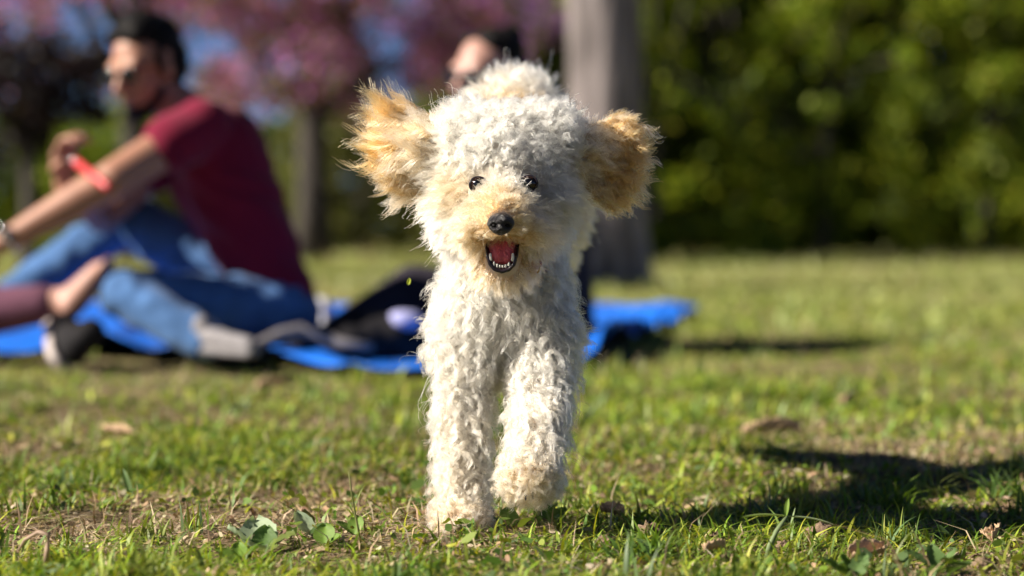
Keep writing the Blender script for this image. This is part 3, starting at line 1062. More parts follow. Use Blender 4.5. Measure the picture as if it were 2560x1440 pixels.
# bare foot: heel, instep, five toes
H, T = P(178, 765, 6.20), P(250, 678, 6.18)
b3 += [('c', AN, 0.036, H, 0.034), ('c', H, 0.033, H.lerp(T, 0.6), 0.034), ('c', AN, 0.034, T, 0.028)]
for i in range(5):
    o = Vector((0.004 * i, (i - 2) * 0.017, 0.006 * (2 - abs(i - 2))))
    b3.append(('c', T + o, 0.012, T + o + (T - H).normalized() * (0.036 - 0.004 * i), 0.0095 - 0.0006 * i))
b3 += hand_prims(P(-640, 880, 6.6), (1, 0, 0), (0, 0, -1), 0.3) + hand_prims(P(-640, 900, 6.0), (1, 0, 0), (0, 0, -1), 0.3)
link('body', blob('third body', b3, 0.0065, 4), M['skin_pale'], third)
c3 = [('c', HIP, 0.115, KN, 0.075), ('c', KN, 0.072, KN.lerp(AN, 0.78), 0.052), ('c', HIP + Vector((0, 0.2, 0)), 0.11, KN + Vector((-.05, 0.3, 0.02)), 0.075), ('c', KN + Vector((-.05, 0.3, 0.02)), 0.072, AN + Vector((-.25, .35, -0.02)), 0.05)]
link('trousers', blob('third trousers', c3, 0.009, 4), M['plum'], third)
c3 = [('c', SHO, 0.13, HIP, 0.12), ('c', SHO + Vector((0, -0.15, 0)), 0.075, SHO + Vector((0, 0.15, 0)), 0.075)]
link('top', blob('third top', c3, 0.01, 4), M['charcoal'], third)
link('hair', blob('third hair', [('e', hw3(0, -0.03, 0.06), (0.087, 0.098, 0.08), hR3), ('e', hw3(0, -0.06, 0.0), (0.083, 0.07, 0.10), hR3)], 0.007, 3), M['hair_black'], third)

# --- things lying on the tarpaulin
ls = shoe('loose_shoe', P(150, 900, 6.02), P(140, 830, 6.16), (0.85, -0.35, 0.5), M['black_cloth'], M['rubber_pale'], None, 1.05)
tag(ls, 'black shoe with a pale sole lying at the front of the tarpaulin', 'shoe')


def loose_blob(name, label, cat, prims, mat, vox=0.007, rough=0.012, seed=1):
    me = blob(name, prims, vox, 4)
    co = np.empty(len(me.vertices) * 3)
    me.vertices.foreach_get('co', co)
    co = co.reshape(-1, 3)
    nr = np.empty(len(me.vertices) * 3)
    me.vertices.foreach_get('normal', nr)
    nr = nr.reshape(-1, 3)
    k = (vnoise(co[:, 0] + co[:, 1], co[:, 2] - co[:, 1] * 0.4, 0.05, seed) - 0.5) * rough
    me.vertices.foreach_set('co', (co + nr * k[:, None]).ravel())
    return tag(link(name, me, mat), label, cat)


bag = loose_blob('bag', 'black bag lying flat on the tarpaulin between the two people', 'bag', [('c', P(700, 865, 6.15), 0.04, P(900, 858, 6.2), 0.06), ('c', P(880, 845, 6.25), 0.07, P(1010, 850, 6.25), 0.075), ('c', P(740, 860, 6.4), 0.05, P(960, 850, 6.45), 0.06)], M['black_cloth'], 0.009, 0.02, 61)
bm = bmesh.new()
tube(bm, [P(610, 880, 6.0), P(650, 862, 6.04), P(700, 838, 6.08), P(750, 826, 6.1), P(800, 838, 6.1), P(850, 858, 6.08), P(930, 868, 6.05)], [0.012, 0.016, 0.018, 0.018, 0.017, 0.015, 0.012], 8)
link('strap', bm_mesh('strap', bm), M['strap_grey'], bag)
loose_blob('folded_cloth', 'lavender cloth bundle on the black bag beside the dog', 'cloth', [('e', P(1018, 800, 6.2), (0.042, 0.035, 0.027)), ('e', P(1000, 795, 6.22), (0.03, 0.03, 0.022))], M['lavender'], 0.005, 0.012, 62)
loose_blob('crumpled_paper', 'crumpled white paper behind the seat of the blue jeans', 'paper', [('e', P(805, 790, 7.2), (0.035, 0.04, 0.055)), ('e', P(795, 815, 7.15), (0.03, 0.04, 0.03)), ('c', P(800, 850, 7.2), 0.03, P(800, 800, 7.2), 0.03)], M['paper'], 0.006, 0.025, 63)

# DOG_BEGIN
# ------------------------------------------------------------------ dog
def d(px, py, D=2.88):
    return P(px, py, D)


dog = empty('dog', (-0.06, 2.86, 0.0))
tag(dog, 'curly cream dog with tan ears running towards the camera, mouth open', 'dog')

EYES = [d(1196, 462, 2.7925), d(1322, 459, 2.7925)]
NOSE = d(1252, 560, 2.715)
MOUTH = d(1256, 640, 2.765)

prims = [
    ('e', d(1262, 405, 2.875), (0.060, 0.058, 0.052)),
    ('e', d(1180, 350, 2.88), (0.032, 0.037, 0.026)), ('e', d(1355, 350, 2.88), (0.034, 0.037, 0.026)),
    ('e', d(1172, 430, 2.885), (0.028, 0.035, 0.034)), ('e', d(1356, 430, 2.885), (0.028, 0.035, 0.034)),
    ('e', d(1180, 500, 2.865), (0.028, 0.040, 0.038)), ('e', d(1342, 500, 2.865), (0.028, 0.040, 0.038)),
    ('c', d(1259, 490, 2.825), 0.030, d(1253, 545, 2.745), 0.020),
    ('e', d(1218, 562, 2.780), (0.019, 0.028, 0.017)), ('e', d(1294, 562, 2.780), (0.019, 0.028, 0.017)),
    ('e', d(1262, 545, 2.83), (0.044, 0.045, 0.034)),
    ('c', d(1258, 610, 2.845), 0.030, d(1256, 662, 2.795), 0.020),
    ('c', d(1262, 500, 2.93), 0.050, d(1263, 740, 2.99), 0.056),
    ('c', d(1262, 775, 3.0), 0.060, Vector((0.0, 3.30, 0.455)), 0.056),
    ('e', Vector((-0.004, 3.31, 0.482)), (0.068, 0.062, 0.060)),
    ('e', d(1198, 755, 2.96), (0.030, 0.048, 0.070)), ('e', d(1322, 755, 2.96), (0.030, 0.048, 0.070)),
    ('c', d(1170, 800, 2.95), 0.029, d(1160, 950, 2.93), 0.0215), ('c', d(1160, 950, 2.93), 0.021, d(1154, 1150, 2.89), 0.0175),
    ('c', d(1154, 1150, 2.89), 0.0175, d(1150, 1270, 2.86), 0.020), ('e', d(1150, 1290, 2.845), (0.026, 0.034, 0.017)),
    ('c', d(1348, 800, 2.94), 0.029, d(1350, 960, 2.90), 0.0215), ('c', d(1350, 960, 2.90), 0.021, d(1336, 1085, 2.845), 0.0175),
    ('c', d(1336, 1085, 2.845), 0.0175, d(1328, 1160, 2.815), 0.020), ('e', d(1324, 1182, 2.80), (0.027, 0.032, 0.018)),
]
for s in (-1, 1):
    prims += [('c', Vector((0.008 + s * 0.045, 3.33, 0.45)), 0.05, Vector((0.008 + s * 0.05, 3.42, 0.36)), 0.036),
              ('c', Vector((0.008 + s * 0.05, 3.42, 0.36)), 0.034, Vector((0.008 + s * 0.05, 3.57, 0.345)), 0.022),
              ('c', Vector((0.008 + s * 0.05, 3.57, 0.345)), 0.022, Vector((0.008 + s * 0.05, 3.66, 0.27)), 0.024)]
prims += [('c', Vector((0.01, 3.36, 0.49)), 0.024, Vector((0.02, 3.46, 0.53)), 0.02)]
dog_me = blob('dog body', prims, 0.004, 8)
link('body', dog_me, M['dog_skin'], dog)


def tri_data(me):
    me.calc_loop_triangles()
    nt = len(me.loop_triangles)
    t = np.empty(nt * 3, np.int32)
    me.loop_triangles.foreach_get('vertices', t)
    t = t.reshape(-1, 3)
    co = np.empty(len(me.vertices) * 3)
    me.vertices.foreach_get('co', co)
    co = co.reshape(-1, 3)
    nr = np.empty(len(me.vertices) * 3)
    me.vertices.foreach_get('normal', nr)
    nr = nr.reshape(-1, 3)
    return t, co, nr


def sample(me, n, weight=None, rng=RNG):
    t, co, nr = tri_data(me)
    a, b, c = co[t[:, 0]], co[t[:, 1]], co[t[:, 2]]
    ar = np.linalg.norm(np.cross(b - a, c - a), axis=1)
    if weight is not None:
        ar = ar * weight((a + b + c) / 3, nr[t].mean(1))
    i = rng.choice(len(t), n, p=ar / ar.sum())
    u, v = rng.random(n), rng.random(n)
    f = u + v > 1
    u[f], v[f] = 1 - u[f], 1 - v[f]
    w = 1 - u - v
    p = a[i] * w[:, None] + b[i] * u[:, None] + c[i] * v[:, None]
    q = norm(nr[t[i, 0]] * w[:, None] + nr[t[i, 1]] * u[:, None] + nr[t[i, 2]] * v[:, None])
    return p, q


# guide points: place, hair direction, length, tan 0..1, curl radius, curl turns, share of surface normal
GUIDES = [
    (d(1262, 285, 2.88), (0, -0.15, 1), .029, .02, .0042, 1.9, .9),
    (d(1150, 320, 2.88), (-.5, -.1, .8), .036, .05, .0042, 1.7, .8), (d(1390, 320, 2.88), (.55, -.1, .75), .036, .03, .0042, 1.7, .8),
    (d(1262, 370, 2.81), (0, -.8, .35), .030, .03, .0042, 1.9, .8),
    (d(1180, 380, 2.82), (-.35, -.7, .2), .030, .06, .0042, 1.8, .7), (d(1345, 380, 2.82), (.4, -.7, .1), .032, .03, .0042, 1.7, .7),
    (d(1190, 428, 2.80), (-.40, -.65, .10), .017, .7, .0022, 1.0, .5), (d(1325, 424, 2.80), (.45, -.65, .06), .017, .5, .0022, 1.0, .5),
    (d(1145, 465, 2.83), (-.85, -.25, -.1), .044, .72, .0022, .9, .12), (d(1378, 462, 2.83), (.8, -.3, -.25), .052, .2, .0022, .8, .12),
    (d(1085, 490, 2.86), (-.85, -.25, -.35), .050, .05, .0026, 1.0, .15), (d(1440, 490, 2.86), (.66, -.3, -.65), .036, .06, .0026, .9, .12),
    (d(1110, 560, 2.86), (-.55, -.3, -.7), .052, .14, .0028, 1.0, .15), (d(1420, 580, 2.86), (.35, -.35, -.85), .046, .12, .0028, .9, .12),
    (d(1075, 420, 2.89), (-.9, -.1, .1), .045, .10, .0035, 1.1, .4), (d(1455, 420, 2.89), (.9, -.1, -.1), .028, .08, .0035, 1.0, .4),
    (d(1240, 478, 2.79), (-.15, -.45, .5), .017, .25, .002, .7, .4), (d(1282, 478, 2.79), (.15, -.45, .5), .017, .2, .002, .7, .4),
    (d(1254, 520, 2.752), (0, -.05, .9), .013, .85, .0012, .6, .3),
    (d(1228, 545, 2.75), (-.75, -.15, .15), .018, .75, .0014, .6, .3), (d(1282, 545, 2.75), (.75, -.15, .15), .018, .75, .0014, .6, .3),
    (d(1190, 555, 2.775), (-.8, -.15, -.35), .044, .58, .0022, .8, .15), (d(1318, 555, 2.775), (.8, -.15, -.35), .044, .58, .0022, .8, .15),
    (d(1225, 585, 2.765), (-.9, -.25, -.30), .018, .95, .002, .8, .2), (d(1284, 585, 2.765), (.9, -.25, -.30), .018, .95, .002, .8, .2),
    (d(1175, 600, 2.80), (-.5, -.2, -.8), .042, .7, .0024, .9, .2), (d(1340, 600, 2.80), (.5, -.2, -.8), .044, .6, .0024, .9, .2),
    (d(1256, 690, 2.785), (0, -.25, -1), .024, .7, .002, .8, .35),
    (d(1205, 650, 2.81), (-.5, -.2, -.8), .034, .75, .0025, .9, .25), (d(1310, 650, 2.81), (.5, -.2, -.75), .036, .7, .0025, .9, .25),
    (d(1262, 760, 2.90), (0, -.5, -.8), .066, .24, .0064, 1.55, .30),
    (d(1130, 740, 2.93), (-.5, -.3, -.75), .058, .20, .0060, 1.5, .35), (d(1400, 740, 2.93), (.5, -.3, -.75), .058, .10, .0060, 1.5, .35),
    (d(1080, 800, 3.0), (-.7, -.1, -.7), .028, .2, .0055, 1.7, .7), (d(1450, 800, 3.0), (.7, -.1, -.7), .028, .1, .0055, 1.7, .7),
    (d(1262, 880, 2.94), (0, -.5, -.8), .064, .32, .0064, 1.55, .30),
    (d(1165, 900, 2.90), (0, -.5, -.8), .056, .32, .0058, 1.5, .42), (d(1355, 900, 2.88), (0.1, -.5, -.8), .056, .18, .0058, 1.5, .42),
    (d(1158, 1080, 2.88), (0, -.45, -.7), .050, .42, .0052, 1.35, .5), (d(1344, 1040, 2.84), (0.1, -.45, -.6), .050, .32, .0052, 1.35, .5),
    (d(1154, 1200, 2.85), (0, -.45, -.7), .044, .50, .0048, 1.3, .55), (d(1328, 1125, 2.80), (0.05, -.5, -.5), .044, .42, .0048, 1.3, .55),
    (d(1150, 1290, 2.82), (0, -.6, -.55), .028, .62, .0045, 1.2, .7), (d(1322, 1190, 2.78), (0, -.6, -.6), .028, .66, .0045, 1.2, .7),
    (Vector((0.0, 3.2, 0.40)), (0, .3, .3), .036, .2, .0055, 1.5, .9), (Vector((0.0, 3.1, 0.2)), (0, .3, -.7), .036, .2, .0055, 1.5, .9),
    (Vector((0.008, 3.29, 0.57)), (0, .1, .8), .050, .25, .0055, 1.2, .8), (Vector((0.008, 3.24, 0.52)), (0, -.4, .2), .040, .85, .0055, 1.2, .7),
    (Vector((-0.055, 3.3, 0.5)), (-.7, 0, -.2), .040, .25, .0055, 1.3, .8), (Vector((0.07, 3.3, 0.5)), (.7, 0, -.3), .040, .2, .0055, 1.3, .8),
    (Vector((0.008, 3.5, 0.4)), (0, .5, -.3), .04, .2, .0055, 1.4, .9), (Vector((0.02, 3.46, 0.57)), (0.1, .6, .6), .06, .2, .0055, 1.2, .6),
]
GP = np.array([list(g[0]) for g in GUIDES])
GD = norm(np.array([g[1] for g in GUIDES], float))
GV = np.array([g[2:] for g in GUIDES], float)


def guide(p):
    dist = np.linalg.norm(p[:, None, :] - GP[None], axis=2)
    w = 1.0 / (dist ** 2 + 0.006 ** 2) ** 2
    w /= w.sum(1, keepdims=True)
    q = w @ GV
    q[:, 0] *= 0.82
    q[:, 1] *= 0.95
    return norm(w @ GD), q


def grow(P0, N0, comb, L, A, T, wn, m, rc, clump, K=12, grav=0.25, frizz=0.0012, bend=1.0, rng=RNG, lenj=0.15):
    """locks of m strands each, every lock curling round its own axis"""
    n = len(P0)
    d0 = norm(N0 * wn[:, None] + comb * (1 - wn[:, None]) + rng.normal(0, 0.16, (n, 3)))
    d1 = norm(comb + np.array([0, 0, -grav]) + rng.normal(0, 0.22, (n, 3)))
    t = np.linspace(0, 1, K)
    up = rng.normal(0, 1, (n, 3))
    ax = norm(d0 + d1)
    e1 = norm(np.cross(ax, up))
    e2 = np.cross(ax, e1)
    ph = rng.uniform(0, 2 * math.pi, n)
    hand = np.where(rng.random(n) < 0.5, -1.0, 1.0)
    A = A * rng.uniform(0.6, 1.4, n)
    T = T * rng.uniform(0.7, 1.3, n)
    L = L * rng.uniform(0.75, 1.2, n)
    # strands
    rr = rc * np.sqrt(rng.random((n, m)))
    th = rng.uniform(0, 2 * math.pi, (n, m))
    t1 = norm(np.cross(N0, up))
    t2 = np.cross(N0, t1)
    off = rr[..., None] * (np.cos(th)[..., None] * t1[:, None] + np.sin(th)[..., None] * t2[:, None])
    Ls = L[:, None] * rng.uniform(1 - lenj, 1 + lenj * 0.7, (n, m))
    phs = ph[:, None] + rng.normal(0, 0.28, (n, m))
    out = np.empty((n, m, K, 3), np.float32)
    fz = rng.normal(0, frizz, (n, m, 3))
    fz2 = rng.normal(0, frizz, (n, m, 3))
    for k, tk in enumerate(t):
        a = Ls * (tk - bend * tk * tk / 2)
        b = Ls * (bend * tk * tk / 2)
        amp = A * min(1.0, tk * 2.2)
        ang = 2 * math.pi * T[:, None] * tk + phs
        hel = amp[:, None, None] * (np.cos(ang)[..., None] * e1[:, None] + (0.6 * hand[:, None] * np.sin(ang))[..., None] * e2[:, None])
        hel0 = (amp * 0)[:, None, None]
        out[:, :, k] = (P0[:, None] + off * (1 - clump * tk ** 0.8) + a[..., None] * d0[:, None] + b[..., None] * d1[:, None]
                        + hel + hel0 + fz * math.sin(5.5 * tk) * tk * 2 + fz2 * math.sin(11 * tk + 1) * tk)
    return out.reshape(n * m, K, 3)


def hair_object(name, pts, r0, r1, tint, mat, parent):
    n, K, _ = pts.shape
    cu = bpy.data.hair_curves.new(name)
    cu.add_curves([K] * n)
    cu.position_data.foreach_set('vector', np.ascontiguousarray(pts, np.float32).ravel())
    a = cu.attributes.get('radius') or cu.attributes.new('radius', 'FLOAT', 'POINT')
    tt = np.linspace(0, 1, K)
    r = np.tile((r0 + (r1 - r0) * tt ** 1.5).astype(np.float32), n)
    a.data.foreach_set('value', r)
    b = cu.attributes.new('tint', 'FLOAT', 'CURVE')
    b.data.foreach_set('value', np.clip(tint, 0, 1).astype(np.float32))
    cu.materials.append(mat)
    return link(name, cu, mat, parent)


def body_weight(c, nrm):
    w = np.ones(len(c))
    w *= np.where(c[:, 1] > 3.12, np.where(c[:, 2] > 0.43, 0.55, 0.22), 1.0)            # out of focus or hidden
    w *= np.where((nrm[:, 1] > 0.55) & (c[:, 1] < 3.15), 0.35, 1.0)     # turned away
    w *= np.where((c[:, 2] > 0.36) & (c[:, 1] < 2.95), 1.35, 1.0)       # head
    return w


def bare(p):
    """no roots on the eyes, the nose or in the mouth"""
    m = np.zeros(len(p), bool)
    for e in EYES:
        m |= np.linalg.norm(p - np.array(e), axis=1) < 0.0122
    m |= np.linalg.norm((p - np.array(NOSE)) * np.array([1, 0.55, 1.1]), axis=1) < 0.0185
    q = (p - np.array(MOUTH)) / np.array([0.022, 1, 0.024])
    m |= (np.hypot(q[:, 0], q[:, 2]) < 1.0) & (p[:, 1] < 2.86)
    return m


def dog_fur():
    p, nn = sample(dog_me, 12000, body_weight)
    ok = ~bare(p)
    p, nn = p[ok], nn[ok]
    g, v = guide(p)
    L, tan, A, T, wn = v.T
    pts = grow(p, nn, g, L, A, T, wn, 15, 0.0042, 0.78, 15, frizz=0.0008)
    tint = np.repeat(tan + RNG.normal(0, 0.07, len(p)), 15) + RNG.normal(0, 0.04, len(p) * 15)
    # undercoat: short dense single hairs
    p2, n2 = sample(dog_me, 60000, body_weight)
    ok = ~bare(p2)
    p2, n2 = p2[ok], n2[ok]
    g2, v2 = guide(p2)
    pts2 = grow(p2, n2, g2, v2[:, 0] * 0.55, v2[:, 2] * 0.8, v2[:, 3] * 0.8, v2[:, 4], 1, 0.001, 0.0, 15, frizz=0.002)
    # flyaway hairs
    p3, n3 = sample(dog_me, 1500, body_weight)
    ok = ~bare(p3)
    p3, n3 = p3[ok], n3[ok]
    g3, v3 = guide(p3)
    pts3 = grow(p3, n3, g3, v3[:, 0] * 1.3, v3[:, 2] * 1.1, v3[:, 3] * 0.7, np.clip(v3[:, 4] * 1.15, 0, 1), 2, 0.002, 0.3, 15, frizz=0.003)
    allp = np.concatenate([pts, pts2, pts3])
    allt = np.concatenate([tint, v2[:, 1] * 1.15 + RNG.normal(0, 0.06, len(p2)), np.repeat(v3[:, 1], 2)])
    hair_object('fur', allp, 0.00031, 0.00013, allt, M['fur'], dog)


dog_fur()


# ears: thin leather flaps flung out sideways, with long hair
def ear(center, radii, tilt, root, seedv, fan):
    q = Quaternion((0, 1, 0), tilt)
    me = blob('ear', [('e', center, radii, q), ('c', center.lerp(root, 0.5), 0.012, root, 0.02)], 0.004, 6)
    o = link('ear', me, M['ear_skin'], dog)
    rng = np.random.default_rng(seedv)
    n = 620
    p, nn = sample(me, n, None, rng)
    r0 = np.array(root)
    fx = p - r0
    outd = norm(fx * np.array([1, 0.25, 1]))
    comb, L, A, T = fan(p, outd, rng)
    dist = np.abs(p[:, 0] - r0[0])
    pts = grow(p, nn, comb, L, A, T, np.full(n, 0.14), 24, 0.0048, 0.84, 18, grav=0.05, frizz=0.0012, rng=rng, lenj=0.25)
    tint = np.clip(0.64 + 10.0 * dist, 0.25, 1.0)
    tint = np.repeat(tint + rng.normal(0, 0.12, n), 24) + rng.normal(0, 0.05, n * 24)
    pale = np.repeat(rng.random(n) < 0.09, 24)
    tint = np.where(pale, tint * 0.35, tint)
    hair_object('ear_fur', pts, 0.00034, 0.00014, tint, M['fur'], o)


def fan_left(p, o, rng):
    n = len(p)
    up = (p[:, 2] - 0.44) / 0.05
    comb = norm(np.stack([np.full(n, -1.0), rng.normal(0, 0.15, n), 0.14 + 0.55 * up + rng.normal(0, 0.16, n)], 1))
    return comb, rng.uniform(0.027, 0.054, n) * (1 + 0.24 * np.clip(up, -0.5, 1)) * np.where(rng.random(n) < 0.15, 1.4, 1), np.full(n, 0.0054), np.full(n, 1.5)


def fan_right(p, o, rng):
    n = len(p)
    up = (p[:, 2] - 0.43) / 0.05
    comb = norm(np.stack([np.full(n, 0.9), rng.normal(0, 0.15, n), -0.34 + 0.5 * up + rng.normal(0, 0.14, n)], 1))
    return comb, rng.uniform(0.024, 0.042, n), np.full(n, 0.0050), np.full(n, 1.2)


ear(d(1050, 388, 2.90), (0.024, 0.008, 0.043), rad(-14), d(1105, 370, 2.885), 71, fan_left)
ear(d(1504, 398, 2.90), (0.030, 0.009, 0.046), rad(10), d(1435, 370, 2.885), 72, fan_right)

# nose leather with two nostrils
bm = bmesh.new()
ellipsoid(bm, (0, 0, 0), (0.0155, 0.0125, 0.0128), None, 36, 26)
for v in bm.verts:
    x, y, z = v.co
    k = 1.0 + 0.20 * (z / 0.0128) if z < 0 else 1.0
    x *= k
    if y < 0:
        for s in (-1, 1):
            dd = math.hypot((x - s * 0.0072) / 0.0036, (z + 0.0012 + abs(x) * 0.1) / 0.0030)
            y += 0.0075 * math.exp(-dd * dd)
        y += 0.0016 * math.exp(-(x / 0.0011) ** 2) * (1 if z < 0.003 else 0.3)
    v.co = (x, y, z)
bmesh.ops.translate(bm, verts=bm.verts[:], vec=NOSE)
nose = link('nose', bm_mesh('nose', bm), M['nose'], dog)
for s in (-1, 1):
    bm = bmesh.new()
    ellipsoid(bm, NOSE + Vector((s * 0.0072, -0.0050, -0.0016)), (0.0030, 0.0035, 0.0024), None, 14, 10)
    link('nostril', bm_mesh('nostril', bm), M['nostril'], nose)

# eyes
for e in EYES:
    bm = bmesh.new()
    ellipsoid(bm, e, (0.0098, 0.0094, 0.0094), None, 28, 20)
    eo = link('eye', bm_mesh('eye', bm), M['eye'], dog)
    bm = bmesh.new()
    ellipsoid(bm, e + Vector((0.0, -0.0062, 0.0004)), (0.0060, 0.0036, 0.0060), None, 22, 14)
    link('pupil', bm_mesh('pupil', bm), M['lens'], eo)
    bm = bmesh.new()
    tube(bm, [e + Vector((0.0100 * math.cos(a), -0.0032 - 0.001 * math.cos(2 * a), 0.0090 * math.sin(a))) for a in [i * 2 * math.pi / 28 for i in range(29)]], [0.0013] * 29, 8)
    link('eyelid', bm_mesh('eyelid', bm), M['lip'], eo)

# open mouth: lining, lip rim, tongue, lower teeth
mo = d(1256, 640, 2.762)
px2m = 2.762 / FPX


def mpt(x, y, dy=0.0):
    return d(x, y, 2.762 + dy)


outline = [(1214, 604), (1216, 622), (1219, 642), (1225, 660), (1236, 673), (1254, 679), (1272, 674), (1285, 661), (1291, 642), (1294, 622), (1297, 604), (1277, 598), (1256, 600), (1235, 598)]
bm = bmesh.new()
rows = []
for k, (sc, dy) in enumerate([(1.0, 0.0), (0.88, 0.006), (0.7, 0.014), (0.45, 0.022), (0.2, 0.026)]):
    rows.append([bm.verts.new(mpt(1256 + (x - 1256) * sc, 634 + (y - 634) * sc, dy + (0.018 if y < 615 else (0.012 if y < 630 else 0.0)) * sc)) for x, y in outline])
for a, b in zip(rows[:-1], rows[1:]):
    for j in range(len(a)):
        bm.faces.new((a[j], a[(j + 1) % len(a)], b[(j + 1) % len(a)], b[j]))
bm.faces.new(rows[-1])
mouth = link('mouth', bm_mesh('mouth', bm), M['palate'], dog)
bm = bmesh.new()
lp = [mpt(x, y, -0.001 + (0.016 if y < 610 else (0.008 if y < 630 else 0))) for x, y in outline[:11]]
sp = []
for i in range(len(lp) - 1):
    for k in range(4):
        sp.append(lp[i].lerp(lp[i + 1], k / 4))
sp.append(lp[-1])
tube(bm, sp, [0.0012 + 0.0012 * math.sin(math.pi * i / (len(sp) - 1)) for i in range(len(sp))], 10)
link('lip', bm_mesh('lip', bm), M['lip'], mouth)
tg = [('c', mpt(1239, 614, 0.016), 0.0085, mpt(1244, 644, 0.007), 0.0078), ('c', mpt(1271, 614, 0.016), 0.0085, mpt(1267, 644, 0.007), 0.0078), ('e', mpt(1256, 648, 0.009), (0.0115, 0.006, 0.006))]
link('tongue', blob('tongue', tg, 0.0012, 2), M['tongue'], mouth)
for (x, y, w, h) in [(1226, 643, 4.8, 14), (1235, 659, 3.6, 7), (1243, 664, 3.2, 5.0), (1249.5, 666, 2.8, 4), (1256.5, 666.5, 2.8, 3.6), (1264, 665, 3.2, 5.0), (1272.5, 660, 3.7, 6.4), (1282, 643, 5.2, 15)]:
    bm = bmesh.new()
    capsule(bm, mpt(x, y + h * 0.4, -0.0005), w * px2m, mpt(x, y - h * 0.5, -0.0012), w * px2m * 0.62, 10, 4)
    link('tooth', bm_mesh('tooth', bm), M['tooth'], mouth)

# claws peeping out of the raised paw and the planted paw
for (x, y, D) in [(1298, 1226, 2.772), (1314, 1232, 2.770), (1332, 1228, 2.772), (1136, 1318, 2.81), (1156, 1320, 2.808)]:
    bm = bmesh.new()
    c = d(x, y, D)
    tube(bm, [c + Vector((0, 0.012, 0.006)), c + Vector((0, 0.004, 0.003)), c + Vector((0, -0.003, -0.003)), c + Vector((0, -0.006, -0.008))], [0.0028, 0.0026, 0.0019, 0.0006], 8)
    link('claw', bm_mesh('claw', bm), M['claw'], dog)

# red collar with a brass ring, just showing through the fur under the chin
cc = d(1262, 650, 2.945)
bm = bmesh.new()
cp_ = []
for i in range(41):
    a = i * 2 * math.pi / 40
    cp_.append(cc + Vector((0.050 * math.cos(a), 0.050 * math.sin(a) * 0.95, -0.020 * -math.sin(a) * 1.0)))
tube(bm, cp_, [0.007] * 41, 8)
collar = link('collar', bm_mesh('collar', bm), M['collar'], dog)
rc_ = d(1336, 668, 2.815)
bm = bmesh.new()
tube(bm, [rc_ + Vector((0.006 * math.cos(a), -0.002 * math.sin(a), 0.008 * math.sin(a))) for a in [i * 2 * math.pi / 20 for i in range(21)]], [0.0011] * 21, 6)
link('ring', bm_mesh('ring', bm), M['brass'], collar)
bm = bmesh.new()
capsule(bm, rc_ + Vector((-0.007, 0.004, 0.003)), 0.006, rc_ + Vector((0.004, 0.003, 0.004)), 0.005, 12, 4)
link('collar_tag', bm_mesh('collar_tag', bm), M['collar'], collar)
# DOG_END


# ------------------------------------------------------------------ small things on the lawn
def leaf_mesh(name, L, W, col, rng, wrinkle=0.0, lobes=0.0, cup=0.15):
    """one broad leaf in its own space: stalk at the origin, blade along +x"""
    nu, nv = 14, 9
    V, C = [], []
    for i in range(nu):
        t = i / (nu - 1)
        w = W * (math.sin(math.pi * min(1, t * 0.93 + 0.05)) ** 0.7) * (1 + lobes * math.sin(t * 22))
        for j in range(nv):
            s = j / (nv - 1) * 2 - 1
            z = cup * W * abs(s) ** 1.4 + 0.10 * L * math.sin(t * 2.2) + wrinkle * math.sin(t * 30 + abs(s) * 9) * math.cos(s * 7)
            V.append((t * L, s * w * 0.5, z))
            vein = 1.25 if abs(s) < 0.1 else 1.0
            C.append(np.array(col) * vein * rng.uniform(0.88, 1.12))
    idx = np.arange(nu * nv).reshape(nu, nv)
    F = np.stack([idx[:-1, :-1].ravel(), idx[1:, :-1].ravel(), idx[1:, 1:].ravel(), idx[:-1, 1:].ravel()], 1)
    return mesh_np(name, np.array(V), F, np.array(C))


def weed(px, py, label, leaves, group=None):
    x, y = G(px, py)
    z = gz(x, y)
    root = empty('broadleaf_weed', (x, y, z))
    tag(root, label, 'weed', group)
    rng = np.random.default_rng(int(px * 7 + py))
    for (az, el, L, W, col, wr, lb) in leaves:
        me = leaf_mesh('leaf', L, W, col, rng, wr, lb)
        me.transform(Matrix.Rotation(rad(az), 4, 'Z') @ Matrix.Rotation(rad(-el), 4, 'Y') @ Matrix.Rotation(rng.uniform(-0.5, 0.5), 4, 'X'))
        o = link('leaf', me, M['weed'])
        o.parent = root
    return root


PALE, BRIGHT, MID = (0.32, 0.40, 0.25), (0.13, 0.22, 0.03), (0.10, 0.17, 0.05)
weed(655, 1372, 'wrinkled pale green weed leaves left of the planted paw', [(165, 28, 0.050, 0.042, PALE, 0.0018, 0.06), (105, 38, 0.052, 0.042, PALE, 0.0018, 0.06), (20, 24, 0.044, 0.036, PALE, 0.0016, 0.06), (-70, 14, 0.036, 0.030, PALE, 0.0012, 0.06), (75, 60, 0.034, 0.028, MID, 0.001, 0.05)])
weed(775, 1340, 'single upright pale weed leaf beside the wrinkled weed', [(130, 38, 0.040, 0.026, PALE, 0.0008, 0.04), (20, 20, 0.03, 0.022, MID, 0.0006, 0.04)])
weed(812, 1356, 'small round bright green weed leaf left of the seed stalk', [(90, 48, 0.028, 0.026, BRIGHT, 0.0005, 0.03), (-20, 25, 0.024, 0.02, BRIGHT, 0.0005, 0.03)])
weed(885, 1335, 'bright green weed leaf at the foot of the seed stalk', [(70, 50, 0.026, 0.02, BRIGHT, 0.0005, 0.03), (170, 30, 0.026, 0.02, BRIGHT, 0.0005, 0.03)])
weed(1268, 1318, 'green round weed leaf between the two front paws', [(85, 55, 0.026, 0.024, BRIGHT, 0.0005, 0.03), (190, 30, 0.02, 0.018, MID, 0.0005, 0.03)])
